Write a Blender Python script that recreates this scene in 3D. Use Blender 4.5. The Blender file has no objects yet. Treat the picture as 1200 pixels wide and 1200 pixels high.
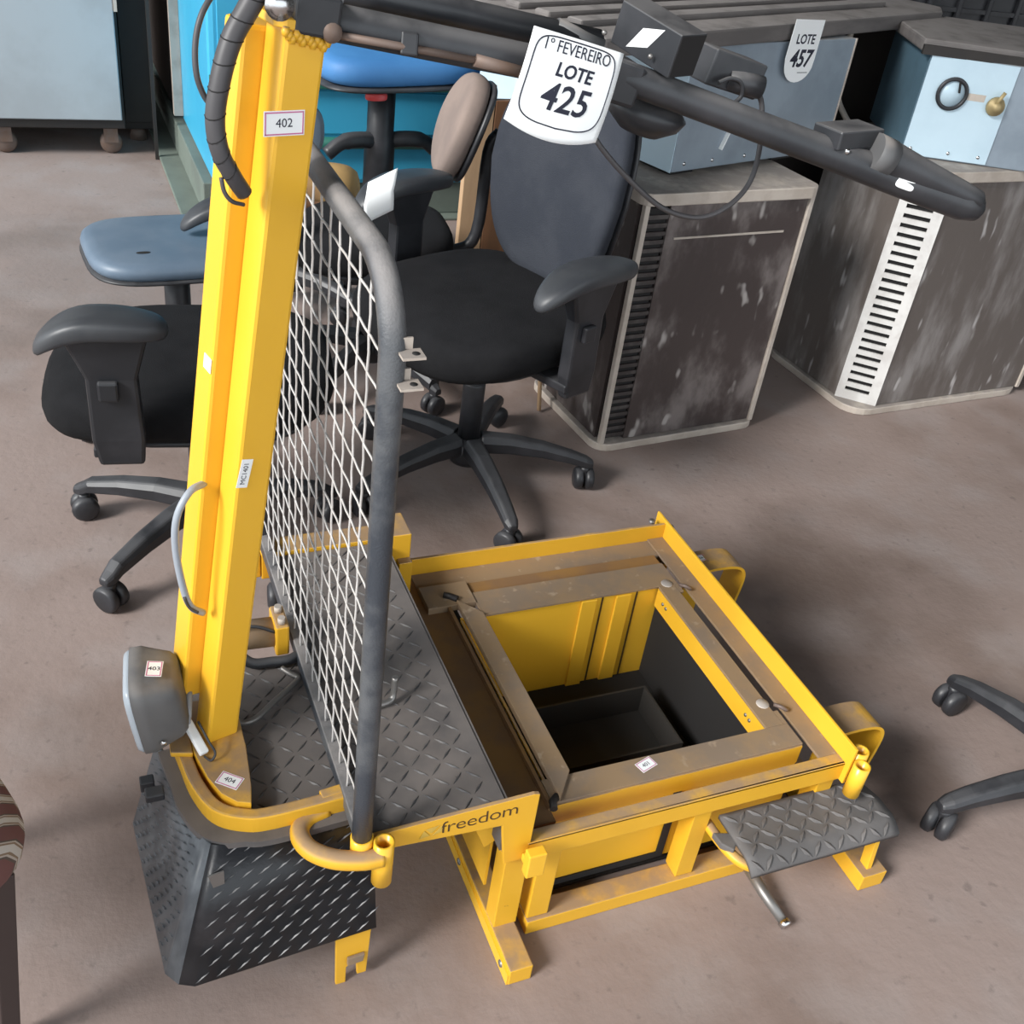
import bpy, bmesh, math, random
from mathutils import Vector, Matrix
random.seed(7)
sc = bpy.context.scene
COL = sc.collection
# ------------------------------------------------------------------ camera
cam_d = bpy.data.cameras.new('camera')
cam = bpy.data.objects.new('camera', cam_d); COL.objects.link(cam)
cam_d.sensor_width = 36.0; cam_d.lens = 37.25; cam_d.clip_start = 0.02
cam.matrix_world = Matrix(((0.92250666, 0.11781843, -0.36755991, 0.0),
                           (-0.36659589, 0.56544122, -0.73883942, 0.0),
                           (0.12078462, 0.81633023, 0.56481504, 1.4),
                           (0, 0, 0, 1)))
sc.camera = cam
# ------------------------------------------------------------------ light
world = bpy.data.worlds.new('daylight'); sc.world = world
world.use_nodes = True
bg = world.node_tree.nodes['Background']
bg.inputs[0].default_value = (0.87, 0.94, 1.0, 1); bg.inputs[1].default_value = 1.7
sun_d = bpy.data.lights.new('sun', 'SUN'); sun = bpy.data.objects.new('sun', sun_d); COL.objects.link(sun)
sun_d.energy = 4.6; sun_d.angle = math.radians(18); sun_d.color = (1.0, 0.98, 0.95)
sun.rotation_euler = Vector((-1.0, -0.30, 0.68)).to_track_quat('Z', 'Y').to_euler()
sun.location = (-3, -1, 3)
vs = sc.view_settings
vs.view_transform = 'Standard'; vs.look = 'None'; vs.exposure = 0.1; vs.gamma = 1.0; vs.use_curve_mapping = False

# ------------------------------------------------------------------ mesh builder
class MB:
    def __init__(s): s.v = []; s.f = []; s.sm = []
    def add(s, vs_, fs, smooth=False, M=None):
        b = len(s.v)
        for p in vs_:
            p = Vector(p); s.v.append(M @ p if M is not None else p)
        for f in fs: s.f.append([b + i for i in f]); s.sm.append(smooth)
        return s
    def box(s, lo, hi, M=None):
        x0, y0, z0 = lo; x1, y1, z1 = hi
        return s.add([(x0,y0,z0),(x1,y0,z0),(x1,y1,z0),(x0,y1,z0),(x0,y0,z1),(x1,y0,z1),(x1,y1,z1),(x0,y1,z1)],
              [(3,2,1,0),(4,5,6,7),(0,1,5,4),(1,2,6,5),(2,3,7,6),(3,0,4,7)], False, M)
    def bar(s, p0, p1, w, h, up=(0,0,1)):
        p0 = Vector(p0); p1 = Vector(p1); d = p1 - p0; L = d.length; d.normalize()
        u = Vector(up); sd = d.cross(u)
        if sd.length < 1e-5: u = Vector((0,1,0)); sd = d.cross(u)
        sd.normalize(); u = sd.cross(d)
        M = Matrix(((d.x, sd.x, u.x, p0.x),(d.y, sd.y, u.y, p0.y),(d.z, sd.z, u.z, p0.z),(0,0,0,1)))
        return s.box((0,-w/2,-h/2),(L,w/2,h/2),M)
    def tube(s, pts, r, n=12, closed=False, caps=True):
        P = [Vector(p) for p in pts]; m = len(P)
        R = list(r) if isinstance(r, (list, tuple)) else [r]*m
        T = []
        for i in range(m):
            if closed: t = P[(i+1) % m] - P[i-1]
            else: t = P[min(i+1,m-1)] - P[max(i-1,0)]
            T.append(t.normalized())
        ref = Vector((0,0,1)) if abs(T[0].z) < 0.9 else Vector((1,0,0))
        nrm = (ref - T[0]*ref.dot(T[0])).normalized()
        vs_, fs = [], []
        for i in range(m):
            nrm = nrm - T[i]*nrm.dot(T[i])
            if nrm.length < 1e-6: nrm = T[i].orthogonal()
            nrm.normalize(); bn = T[i].cross(nrm)
            for k in range(n):
                a = 2*math.pi*k/n
                vs_.append(P[i] + (nrm*math.cos(a) + bn*math.sin(a))*R[i])
        for i in range(m if closed else m-1):
            j = (i+1) % m
            for k in range(n):
                l = (k+1) % n
                fs.append((i*n+k, i*n+l, j*n+l, j*n+k))
        s.add(vs_, fs, True)
        if caps and not closed:
            s.add([vs_[k] for k in range(n)], [tuple(range(n-1,-1,-1))])
            s.add([vs_[(m-1)*n+k] for k in range(n)], [tuple(range(n))])
        return s
    def pipe(s, p0, p1, r, ri, n=20):          # hollow open-ended tube
        p0 = Vector(p0); p1 = Vector(p1); q = (p1-p0).to_track_quat('Z','Y').to_matrix().to_4x4(); q.translation = p0
        L = (p1-p0).length
        return s.lathe([(ri,0),(r,0),(r,L),(ri,L),(ri,0)], n, q)
    def prism(s, poly, z0, z1, M=None):
        n = len(poly)
        vs_ = [(x,y,z0) for x,y in poly] + [(x,y,z1) for x,y in poly]
        fs = [tuple(range(n-1,-1,-1)), tuple(range(n,2*n))] + [(i,(i+1)%n,n+(i+1)%n,n+i) for i in range(n)]
        return s.add(vs_, fs, False, M)
    def lathe(s, prof, n=24, M=None, smooth=True):
        vs_, fs = [], []
        for r,z in prof:
            for k in range(n):
                a = 2*math.pi*k/n; vs_.append((r*math.cos(a), r*math.sin(a), z))
        for i in range(len(prof)-1):
            for k in range(n):
                l = (k+1) % n; fs.append((i*n+k, i*n+l, (i+1)*n+l, (i+1)*n+k))
        return s.add(vs_, fs, smooth, M)
    def cushion(s, rx, ry, th, p=2.8, n=36, M=None, warp=None, prof=None):
        prof = prof or [(0,0),(0.5,0),(0.86,0.02),(0.955,0.12),(0.99,0.3),(1.0,0.5),(0.985,0.72),(0.94,0.88),(0.84,0.97),(0.5,1.02),(0,1.04)]
        vs_, fs = [], []
        for sc_, zf in prof:
            for k in range(n):
                a = 2*math.pi*k/n; c, d = math.cos(a), math.sin(a)
                x = rx*math.copysign(abs(c)**(2/p), c); y = ry*math.copysign(abs(d)**(2/p), d)
                q = Vector((x*sc_, y*sc_, zf*th))
                vs_.append(warp(q) if warp else q)
        for i in range(len(prof)-1):
            for k in range(n):
                l = (k+1) % n; fs.append((i*n+k, i*n+l, (i+1)*n+l, (i+1)*n+k))
        return s.add(vs_, fs, True, M)
    def sheet(s, fn, nu, nv, th, smooth=True):  # thick curved sheet, fn(u,v)->(point, normal)
        top, bot = [], []
        for j in range(nv+1):
            for i in range(nu+1):
                p, nn = fn(i/nu, j/nv); p = Vector(p); nn = Vector(nn).normalized()
                top.append(p+nn*th/2); bot.append(p-nn*th/2)
        N = len(top); w = nu+1; fs = []
        for j in range(nv):
            for i in range(nu):
                a = j*w+i; fs.append((a,a+1,a+w+1,a+w)); fs.append((N+a+w,N+a+w+1,N+a+1,N+a))
        edge = [i for i in range(w)] + [j*w+nu for j in range(1,nv+1)] + [nv*w+i for i in range(nu-1,-1,-1)] + [j*w for j in range(nv-1,0,-1)]
        for q in range(len(edge)):
            a, b = edge[q], edge[(q+1) % len(edge)]; fs.append((a, N+a, N+b, b))
        return s.add(top+bot, fs, smooth)

OFF = {}
def obj(name, mb, mat, parent=None, bevel=0.0, kind=None, label=None):
    off = OFF.get(parent.name, Vector((0,0,0))) if parent else Vector((0,0,0))
    me = bpy.data.meshes.new(name)
    me.from_pydata([tuple(v-off) for v in mb.v], [], mb.f)
    me.polygons.foreach_set('use_smooth', mb.sm)
    me.update()
    bm = bmesh.new(); bm.from_mesh(me)
    bmesh.ops.remove_doubles(bm, verts=bm.verts, dist=1e-6)
    bmesh.ops.recalc_face_normals(bm, faces=bm.faces)
    bm.to_mesh(me); bm.free()
    me.materials.append(mat)
    o = bpy.data.objects.new(name, me); COL.objects.link(o)
    if parent: o.parent = parent; OFF[o.name] = off
    if bevel:
        m = o.modifiers.new('edge', 'BEVEL'); m.width = bevel; m.segments = 2; m.limit_method = 'ANGLE'; m.angle_limit = math.radians(40)
    if kind: o['kind'] = kind
    if label: o['label'] = label
    return o
def thing(name, label, cat, loc=(0,0,0), rotz=0.0, group=None, baked=False):
    o = bpy.data.objects.new(name, None); COL.objects.link(o); o.empty_display_size = 0.1
    o.location = loc; o.rotation_euler = (0,0,rotz); o['label'] = label; o['category'] = cat
    if group: o['group'] = group
    OFF[o.name] = Vector(loc) if baked else Vector((0,0,0))
    return o
def tag(o, label, cat, group=None):
    o['label'] = label; o['category'] = cat
    if group: o['group'] = group
    return o
def cat_rom(pts, n=6):
    P = [Vector(p) for p in pts]; P = [P[0]*2-P[1]] + P + [P[-1]*2-P[-2]]; out = []
    for i in range(1, len(P)-2):
        for k in range(n):
            t = k/n; a,b,c,d = P[i-1],P[i],P[i+1],P[i+2]
            out.append(0.5*((2*b)+(c-a)*t+(2*a-5*b+4*c-d)*t*t+(3*b-a-3*c+d)*t**3))
    out.append(P[-2]); return out
def frame(o, x, y):                               # 4x4 from origin, x dir, y dir
    x = Vector(x).normalized(); y = Vector(y); z = x.cross(y).normalized(); y = z.cross(x)
    return Matrix(((x.x,y.x,z.x,o[0]),(x.y,y.y,z.y,o[1]),(x.z,y.z,z.z,o[2]),(0,0,0,1)))
def text(name, body, size, M, mat, parent, bold=0.0, shear=0.0, space=1.0, sx=1.0):
    cu = bpy.data.curves.new(name, 'FONT'); cu.body = body; cu.size = size; cu.extrude = 0.0002; cu.offset = bold
    cu.align_x = 'CENTER'; cu.align_y = 'CENTER'; cu.shear = shear; cu.space_character = space; cu.resolution_u = 3
    t = bpy.data.objects.new(name, cu); COL.objects.link(t)
    bpy.context.view_layer.update()
    me = bpy.data.meshes.new_from_object(t.evaluated_get(bpy.context.evaluated_depsgraph_get()))
    bpy.data.objects.remove(t); bpy.data.curves.remove(cu)
    off = OFF.get(parent.name, Vector((0,0,0)))
    me.transform(Matrix.Translation(-off) @ M @ Matrix.Diagonal((sx,1,1,1)))
    me.materials.clear(); me.materials.append(mat)
    o = bpy.data.objects.new(name, me); COL.objects.link(o); o.parent = parent; OFF[o.name] = off
    return o

# ------------------------------------------------------------------ materials
def mat(name, col, rough=0.5, metal=0.0, col2=None, scale=6.0, amt=0.5, lo=0.4, hi=0.65, dust=None, dust_amt=0.8, bump=0.0, bscale=80.0, stretch=None, spec=0.5, dlo=0.45, dhi=0.9, speck=None):
    m = bpy.data.materials.new(name); m.use_nodes = True
    nt = m.node_tree; N = nt.nodes; L = nt.links; b = N['Principled BSDF']
    b.inputs['Roughness'].default_value = rough; b.inputs['Metallic'].default_value = metal
    b.inputs['Specular IOR Level'].default_value = spec
    tc = N.new('ShaderNodeTexCoord'); src = tc.outputs['Object']
    if stretch:
        mp = N.new('ShaderNodeMapping'); mp.inputs['Scale'].default_value = stretch; L.new(src, mp.inputs[0]); src2 = mp.outputs[0]
    else: src2 = src
    rgb = N.new('ShaderNodeRGB'); rgb.outputs[0].default_value = (*col, 1); cur = rgb.outputs[0]
    def noise(sc_, det=5, s=None, rg=0.6):
        n = N.new('ShaderNodeTexNoise'); n.inputs['Scale'].default_value = sc_; n.inputs['Detail'].default_value = det
        n.inputs['Roughness'].default_value = rg; L.new(s or src2, n.inputs['Vector']); return n.outputs[0]
    def ramp(x, a, c):
        r = N.new('ShaderNodeMapRange'); r.interpolation_type = 'SMOOTHSTEP'
        r.inputs[1].default_value = a; r.inputs[2].default_value = c; L.new(x, r.inputs[0]); return r.outputs[0]
    def mul(a, k):
        r = N.new('ShaderNodeMath'); r.operation = 'MULTIPLY'; L.new(a, r.inputs[0])
        if isinstance(k, float): r.inputs[1].default_value = k
        else: L.new(k, r.inputs[1])
        return r.outputs[0]
    def mix(fac, a, c):
        x = N.new('ShaderNodeMix'); x.data_type = 'RGBA'; L.new(fac, x.inputs[0]); L.new(a, x.inputs[6])
        if isinstance(c, tuple): x.inputs[7].default_value = (*c, 1)
        else: L.new(c, x.inputs[7])
        return x.outputs[2]
    if col2: cur = mix(mul(ramp(noise(scale), lo, hi), float(amt)), cur, col2)
    if speck: cur = mix(mul(ramp(noise(speck[1], 2), speck[2], speck[3]), 0.9), cur, speck[0])
    if dust:
        g = N.new('ShaderNodeNewGeometry'); sp = N.new('ShaderNodeSeparateXYZ'); L.new(g.outputs['Normal'], sp.inputs[0])
        fac = mul(mul(ramp(sp.outputs[2], dlo, dhi), ramp(noise(14.0, 6, src), 0.2, 0.6)), float(dust_amt))
        cur = mix(fac, cur, dust)
        rr = N.new('ShaderNodeMapRange'); rr.inputs[3].default_value = rough; rr.inputs[4].default_value = 0.95; L.new(fac, rr.inputs[0])
        L.new(rr.outputs[0], b.inputs['Roughness'])
    L.new(cur, b.inputs['Base Color'])
    if bump:
        bp = N.new('ShaderNodeBump'); bp.inputs['Strength'].default_value = bump; bp.inputs['Distance'].default_value = 0.004
        L.new(noise(bscale, 4, src), bp.inputs['Height']); L.new(bp.outputs[0], b.inputs['Normal'])
    return m
DUST = (0.27, 0.185, 0.125)
YEL = mat('yellow_paint', (0.72, 0.39, 0.026), 0.38, col2=(0.62, 0.33, 0.02), scale=9, amt=0.35, dust=DUST, dust_amt=0.9, speck=((0.12,0.06,0.02), 60, 0.72, 0.8))
YELC = mat('yellow_paint_clean', (0.82, 0.46, 0.035), 0.3, col2=(0.76, 0.40, 0.02), scale=5, amt=0.3)
DUSTY = mat('dusty_frame', (0.27, 0.18, 0.10), 0.85, col2=(0.20, 0.15, 0.11), scale=12, amt=0.8, speck=((0.38,0.29,0.2), 45, 0.62, 0.8))
LEDGE = mat('dusty_ledge', (0.20, 0.11, 0.05), 0.85, col2=(0.30, 0.15, 0.03), scale=9, amt=0.6)
TREAD = mat('tread_plate', (0.085, 0.08, 0.08), 0.62, col2=(0.15, 0.13, 0.12), scale=8, amt=0.8, dust=(0.19,0.165,0.15), dust_amt=0.55)
TBUMP = mat('tread_bump', (0.055, 0.053, 0.055), 0.5, col2=(0.16,0.15,0.14), scale=30, amt=0.6)
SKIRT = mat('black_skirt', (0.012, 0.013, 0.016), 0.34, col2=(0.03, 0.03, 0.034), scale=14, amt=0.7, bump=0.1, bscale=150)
SKIRT_SHEEN = mat('worn_skirt_sheen', (0.075, 0.083, 0.093), 0.36, col2=(0.19,0.205,0.22), scale=16, amt=0.7, stretch=(1,1,0.5))  # wear plus grazing sky reflection, painted in as a lighter blue grey
SBUMP = mat('skirt_bump', (0.11, 0.11, 0.115), 0.4, col2=(0.05,0.05,0.055), scale=25, amt=0.8)
RUBBER = mat('rubber_pad', (0.10, 0.095, 0.094), 0.7, col2=(0.15, 0.14, 0.135), scale=10, amt=0.8)
GUARD = mat('guard_tube', (0.036, 0.042, 0.052), 0.42, col2=(0.12, 0.125, 0.13), scale=12, amt=0.7, bump=0.25, bscale=400, dust=(0.30,0.28,0.27), dust_amt=0.8, dlo=0.1, dhi=0.9)
WIRE = mat('wire', (0.62, 0.60, 0.58), 0.4, metal=0.2, col2=(0.4,0.38,0.36), scale=20, amt=0.5)
BLKP = mat('black_plastic', (0.016, 0.017, 0.02), 0.42, col2=(0.035,0.035,0.04), scale=12, amt=0.6, dust=(0.10,0.10,0.105), dust_amt=0.4)
BLKT = mat('black_tube', (0.022, 0.024, 0.028), 0.38, col2=(0.05,0.05,0.055), scale=10, amt=0.6, dust=(0.14,0.135,0.135), dust_amt=0.75, dlo=0.2)
FAB = mat('black_fabric', (0.006, 0.006, 0.007), 0.9, col2=(0.010,0.010,0.011), scale=15, amt=0.7, bump=0.4, bscale=500, spec=0.2, dust=(0.016,0.016,0.018), dust_amt=0.4)
FABG = mat('charcoal_fabric', (0.030, 0.034, 0.044), 0.9, col2=(0.042,0.046,0.056), scale=8, amt=0.7, bump=0.4, bscale=500, spec=0.2)
ARMP = mat('armrest_vinyl', (0.035, 0.038, 0.044), 0.45, col2=(0.055,0.058,0.062), scale=10, amt=0.6)
BLUEG = mat('bluegrey_vinyl', (0.10, 0.145, 0.20), 0.45, col2=(0.14, 0.185, 0.24), scale=7, amt=0.7)
BLUEV = mat('blue_vinyl', (0.045, 0.17, 0.40), 0.6, col2=(0.06,0.21,0.46), scale=5, amt=0.6)
BRNF = mat('brown_fabric', (0.20, 0.155, 0.135), 0.9, col2=(0.26,0.2,0.17), scale=8, amt=0.6)
FOAM = mat('old_foam', (0.36, 0.23, 0.09), 0.9, col2=(0.20,0.11,0.05), scale=14, amt=0.8)
ACP = mat('dirty_panel', (0.055, 0.042, 0.040), 0.38, col2=(0.24,0.21,0.20), scale=7, amt=0.8, lo=0.46, hi=0.7, stretch=(1,1,0.55), bump=0.2, bscale=40, speck=((0.42,0.39,0.37), 16, 0.62, 0.72))
ACP2 = mat('dusty_panel', (0.12, 0.102, 0.092), 0.42, col2=(0.34,0.32,0.31), scale=6, amt=0.7, lo=0.45, hi=0.72, stretch=(1.6,1.6,0.45), bump=0.2, bscale=40, speck=((0.48,0.46,0.45), 14, 0.63, 0.73))
FRAMEM = mat('pale_frame', (0.52, 0.46, 0.40), 0.45, col2=(0.36,0.3,0.25), scale=12, amt=0.6, dust=(0.24,0.215,0.20), dust_amt=0.8)
LOUV = mat('dark_louver', (0.035,0.028,0.027), 0.5, col2=(0.10,0.09,0.085), scale=20, amt=0.6)
GRILLE = mat('white_grille', (0.66, 0.65, 0.63), 0.5, col2=(0.45,0.42,0.4), scale=14, amt=0.5)
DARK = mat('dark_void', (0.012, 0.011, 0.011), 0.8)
SHEET = mat('bluegrey_sheet', (0.28, 0.335, 0.39), 0.4, metal=0.15, col2=(0.17,0.21,0.25), scale=4, amt=0.6, dust=(0.3,0.27,0.24), dust_amt=0.7)
SHEETL = mat('paleblue_sheet', (0.54, 0.69, 0.78), 0.4, metal=0.05, col2=(0.44,0.58,0.67), scale=4, amt=0.5)
SLAB = mat('dusty_slab', (0.16, 0.145, 0.138), 0.8, col2=(0.09,0.082,0.08), scale=6, amt=0.7, stretch=(0.5,2,2), dust=(0.28,0.26,0.25), dust_amt=0.7)
TEAL = mat('teal_paint', (0.045, 0.36, 0.58), 0.35, col2=(0.06,0.42,0.64), scale=3, amt=0.5)
GREEN = mat('green_grey_base', (0.14, 0.17, 0.145), 0.75, col2=(0.10,0.12,0.105), scale=6, amt=0.6)
GREENP = mat('green_pipe', (0.02, 0.13, 0.10), 0.45)
CABP = mat('cabinet_paint', (0.40, 0.45, 0.48), 0.5, col2=(0.33,0.36,0.38), scale=3, amt=0.7)
DKCAB = mat('dark_metal', (0.018, 0.015, 0.014), 0.6, col2=(0.03,0.025,0.02), scale=6, amt=0.5)
WOODB = mat('beige_board', (0.44, 0.29, 0.17), 0.8, col2=(0.33,0.21,0.12), scale=6, amt=0.6, stretch=(3,3,0.5))
WOODD = mat('brown_board', (0.16, 0.075, 0.035), 0.7, col2=(0.09,0.045,0.02), scale=6, amt=0.7, stretch=(3,3,0.5))
PAPER = mat('white_paper', (0.86, 0.88, 0.88), 0.7)
INK = mat('black_ink', (0.012, 0.014, 0.03), 0.7)
PINK = mat('pink_border', (0.55, 0.16, 0.30), 0.7)
CHROME = mat('steel', (0.62, 0.62, 0.62), 0.25, metal=1.0)
STEEL = mat('dull_steel', (0.24, 0.23, 0.22), 0.45, metal=0.7)
RUST = mat('rusty_rod', (0.17, 0.125, 0.105), 0.6, metal=0.3, col2=(0.16,0.1,0.07), scale=40, amt=0.7)
LAMPG = mat('lamp_housing', (0.095, 0.095, 0.097), 0.55, col2=(0.13,0.127,0.125), scale=10, amt=0.6, dust=(0.24,0.215,0.195), dust_amt=0.7)
LENS = mat('lamp_lens', (0.42, 0.47, 0.52), 0.2)
CABLEG = mat('grey_cable', (0.30, 0.33, 0.37), 0.45)
CONDUIT = mat('grey_conduit', (0.055, 0.052, 0.055), 0.5)
BRASS = mat('brass', (0.42, 0.33, 0.17), 0.55, metal=0.4)
REDP = mat('red_plastic', (0.62, 0.06, 0.06), 0.4)
LETTER = mat('dark_lettering', (0.06, 0.03, 0.01), 0.6)
GHOST = mat('worn_emblem', (0.55, 0.36, 0.06), 0.6)
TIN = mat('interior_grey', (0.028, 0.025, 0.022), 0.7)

# floor material
FLOOR = mat('worn_concrete', (0.275, 0.213, 0.19), 0.82, col2=(0.165, 0.118, 0.097), scale=1.3, amt=0.85, lo=0.42, hi=0.72, bump=0.3, bscale=45)
def enrich_floor(m):
    nt = m.node_tree; N = nt.nodes; L = nt.links; b = N['Principled BSDF']
    cur = b.inputs['Base Color'].links[0].from_socket
    tc = N.new('ShaderNodeTexCoord')
    def layer(scale, lo, hi, col, amt, det=6, st=(1,1,1)):
        nonlocal cur
        mp = N.new('ShaderNodeMapping'); mp.inputs['Scale'].default_value = st; L.new(tc.outputs['Object'], mp.inputs[0])
        n = N.new('ShaderNodeTexNoise'); n.inputs['Scale'].default_value = scale; n.inputs['Detail'].default_value = det; L.new(mp.outputs[0], n.inputs['Vector'])
        r = N.new('ShaderNodeMapRange'); r.interpolation_type = 'SMOOTHSTEP'; r.inputs[1].default_value = lo; r.inputs[2].default_value = hi; r.inputs[4].default_value = amt; L.new(n.outputs[0], r.inputs[0])
        x = N.new('ShaderNodeMix'); x.data_type = 'RGBA'; L.new(r.outputs[0], x.inputs[0]); L.new(cur, x.inputs[6]); x.inputs[7].default_value = (*col,1); cur = x.outputs[2]
    layer(5.0, 0.45, 0.7, (0.30,0.255,0.24), 0.6)
    layer(40.0, 0.6, 0.75, (0.13,0.10,0.09), 0.5)
    layer(3.0, 0.60, 0.68, (0.33,0.28,0.255), 0.35, 8, (1,0.25,1))
    def stain_shade(cx, cy, r, amt, col=(0.10,0.066,0.05)):        # stains; those right of the vehicle and far left include painted shadow
        nonlocal cur
        n = N.new('ShaderNodeTexNoise'); n.inputs['Scale'].default_value = 4.0; n.inputs['Detail'].default_value = 6; L.new(tc.outputs['Object'], n.inputs['Vector'])
        d = N.new('ShaderNodeVectorMath'); d.operation = 'DISTANCE'; L.new(tc.outputs['Object'], d.inputs[0]); d.inputs[1].default_value = (cx, cy, 0)
        a = N.new('ShaderNodeMath'); a.operation = 'MULTIPLY_ADD'; L.new(n.outputs[0], a.inputs[0]); a.inputs[1].default_value = r*1.6; L.new(d.outputs['Value'], a.inputs[2])
        m_ = N.new('ShaderNodeMapRange'); m_.interpolation_type = 'SMOOTHSTEP'; m_.inputs[1].default_value = r*1.75; m_.inputs[2].default_value = r*0.9; m_.inputs[3].default_value = 0; m_.inputs[4].default_value = amt; L.new(a.outputs[0], m_.inputs[0])
        x = N.new('ShaderNodeMix'); x.data_type = 'RGBA'; L.new(m_.outputs[0], x.inputs[0]); L.new(cur, x.inputs[6]); x.inputs[7].default_value = (*col,1); cur = x.outputs[2]
    stain_shade(1.40, 1.45, 0.42, 0.7); stain_shade(1.32, 0.92, 0.16, 0.6); stain_shade(0.75, 1.75, 0.28, 0.45); stain_shade(0.0, 1.25, 0.3, 0.35); stain_shade(0.1, 3.3, 0.8, 0.35, (0.15,0.14,0.135))
    L.new(cur, b.inputs['Base Color'])
enrich_floor(FLOOR)

# ------------------------------------------------------------------ structure
fl = obj('floor', MB().box((-6,-4,-0.1),(9,9,0.0)), FLOOR); fl['kind'] = 'structure'; fl['label'] = 'worn reddish grey concrete warehouse floor'
wallm = mat('warehouse_wall', (0.20,0.19,0.18), 0.9, col2=(0.14,0.13,0.12), scale=2, amt=0.6)
wb = obj('wall_back', MB().box((-6,8.8,0.0),(9,9.0,4.2)), wallm); wb['kind'] = 'structure'; wb['label'] = 'plain grey warehouse wall at the back'

added_roofm = mat('dark_added_roof', (0.05,0.045,0.04), 0.9)  # kept dark so the unseen roof bounces little light into the box
ce = obj('ceiling_sky_block', MB().box((-2.2,-3.0,3.9),(7.0,9.0,4.1)), added_roofm); ce['kind'] = 'structure'; ce['label'] = 'unseen warehouse roof added to block sky light from above'  # out of view, added to keep overhead sky light off the goods
wr_ = obj('wall_right_sky_block', MB().box((7.0,-3.0,0.0),(7.2,9.0,3.9)), wallm); wr_['kind'] = 'structure'; wr_['label'] = 'unseen warehouse wall added to block sky light from the right'  # out of view, added to cut sky light from this side


# ------------------------------------------------------------------ the yellow platform vehicle
RX = Vector((0.55, 1.10, 0.0))
V = thing('platform_vehicle', 'yellow steel platform vehicle with open box, mesh guard, tall mast and black tiller', 'vehicle', RX, 0, baked=True)
def P(name, mb, m, parent=None, **k): return obj(name, mb, m, parent or V, **k)
def bumps(mb, o, ux, vx, U, W, pitch, L, w, h, mask=None, one_way=False, ang=45):
    o = Vector(o); ux = Vector(ux).normalized(); vx = Vector(vx).normalized(); nn = ux.cross(vx).normalized()
    for j in range(int(W/pitch)+1):
        for i in range(int(U/pitch)+1):
            a, b = (i+0.5)*pitch, (j+0.5)*pitch
            if a > U-L*0.3 or b > W-L*0.3: continue
            if mask and not mask(a, b): continue
            s = 1 if one_way or (i+j) % 2 == 0 else -1
            if one_way: a += (pitch*0.5 if j % 2 else 0)
            t = math.radians(ang)*s; d = ux*math.cos(t)+vx*math.sin(t); e = nn.cross(d); c = o+ux*a+vx*b
            mb.add([c-d*L/2-nn*0.0003, c+e*w/2-nn*0.0003, c+d*L/2-nn*0.0003, c-e*w/2-nn*0.0003, c-d*L*0.25+nn*h, c+d*L*0.25+nn*h],
                   [(0,3,4),(3,5,4),(3,2,5),(2,1,5),(1,4,5),(1,0,4)])
    return mb
# deck: two tread plates, left of the guard and under/right of it
DZ = 0.312
def arc(cx, cy, r, a0, a1, n): return [(cx+r*math.cos(math.radians(a0+(a1-a0)*i/n)), cy+r*math.sin(math.radians(a0+(a1-a0)*i/n))) for i in range(n+1)]
left_poly = [(0.078,1.15)] + [(0.082,0.945)] + arc(0.137,0.912,0.048,190,262,6) + [(0.258,0.868),(0.258,1.15)]
dl = P('deck_plate', MB().prism(left_poly, DZ-0.005, DZ), TREAD, label='dusty dark tread plate around the mast foot')
def in_left(a, b): return (a > 0.03 or b > 0.09) 
P('tread_bumps', bumps(MB(), (0.082,0.872,DZ), (1,0,0), (0,1,0), 0.176, 0.275, 0.0220, 0.027, 0.0046, 0.0017, in_left), TBUMP, dl, kind='stuff')
dr = P('deck_plate', MB().box((0.262,0.806,DZ-0.005),(0.456,1.385,DZ)), TREAD, bevel=0.001, label='dusty dark tread plate between mesh guard and open box')
P('tread_bumps', bumps(MB(), (0.264,0.808,DZ), (1,0,0), (0,1,0), 0.190, 0.575, 0.0220, 0.027, 0.0046, 0.0017), TBUMP, dr, kind='stuff')
P('plate_tab', MB().prism([(0,0),(0.026,0),(0.020,0.024),(0.004,0.020)], 0, 0.0022, Matrix.Translation((0.405,0.862,DZ)) @ Matrix.Rotation(-0.5,4,'X') @ Matrix.Rotation(0.4,4,'Z')), TREAD)
P('deck_edge', MB().box((0.4565,0.806,0.215),(0.4605,1.40,DZ-0.002)), TREAD)
# structure below deck
P('deck_beam', MB().box((0.25,1.388,0.265),(0.498,1.43,0.318)), YEL, bevel=0.002)
P('deck_beam', MB().box((0.192,1.388,0.27),(0.249,1.425,0.315)), YEL, bevel=0.002)
P('corner_block', MB().box((0.468,1.375,0.262),(0.502,1.44,0.33)), YEL, bevel=0.002)
P('deck_bearer', MB().box((0.09,0.90,0.27),(0.45,0.94,0.305)).box((0.09,1.08,0.27),(0.45,1.12,0.305)).box((0.262,0.83,0.27),(0.29,1.38,0.3055)), YEL)
# rim bar round the front of the deck
rim = cat_rom([(0.070,1.02,0.318),(0.076,0.975,0.318),(0.083,0.93,0.318),(0.100,0.887,0.318),(0.130,0.866,0.318),(0.165,0.860,0.318),(0.262,0.864,0.318)], 5)
mb = MB()
def ribbon(mb, path, w, h):
    vs_, fs = [], []; n = len(path)
    for i,p in enumerate(path):
        t = (path[min(i+1,n-1)]-path[max(i-1,0)]).normalized(); sd = Vector((t.y,-t.x,0)).normalized()
        for a,b in ((-1,-1),(1,-1),(1,1),(-1,1)): vs_.append(p+sd*a*w/2+Vector((0,0,b*h/2)))
    for i in range(n-1):
        for k in range(4):
            l=(k+1)%4; fs.append((i*4+k,i*4+l,i*4+4+l,i*4+4+k))
    fs += [(3,2,1,0),tuple((n-1)*4+k for k in range(4))]
    mb.add(vs_, fs); return mb
P('rim_bar', ribbon(MB(), rim, 0.016, 0.030), YEL, bevel=0.003)
P('rim_end', MB().bar((0.225,0.868,0.327),(0.262,0.872,0.327),0.014,0.014), YEL, bevel=0.002)
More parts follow.
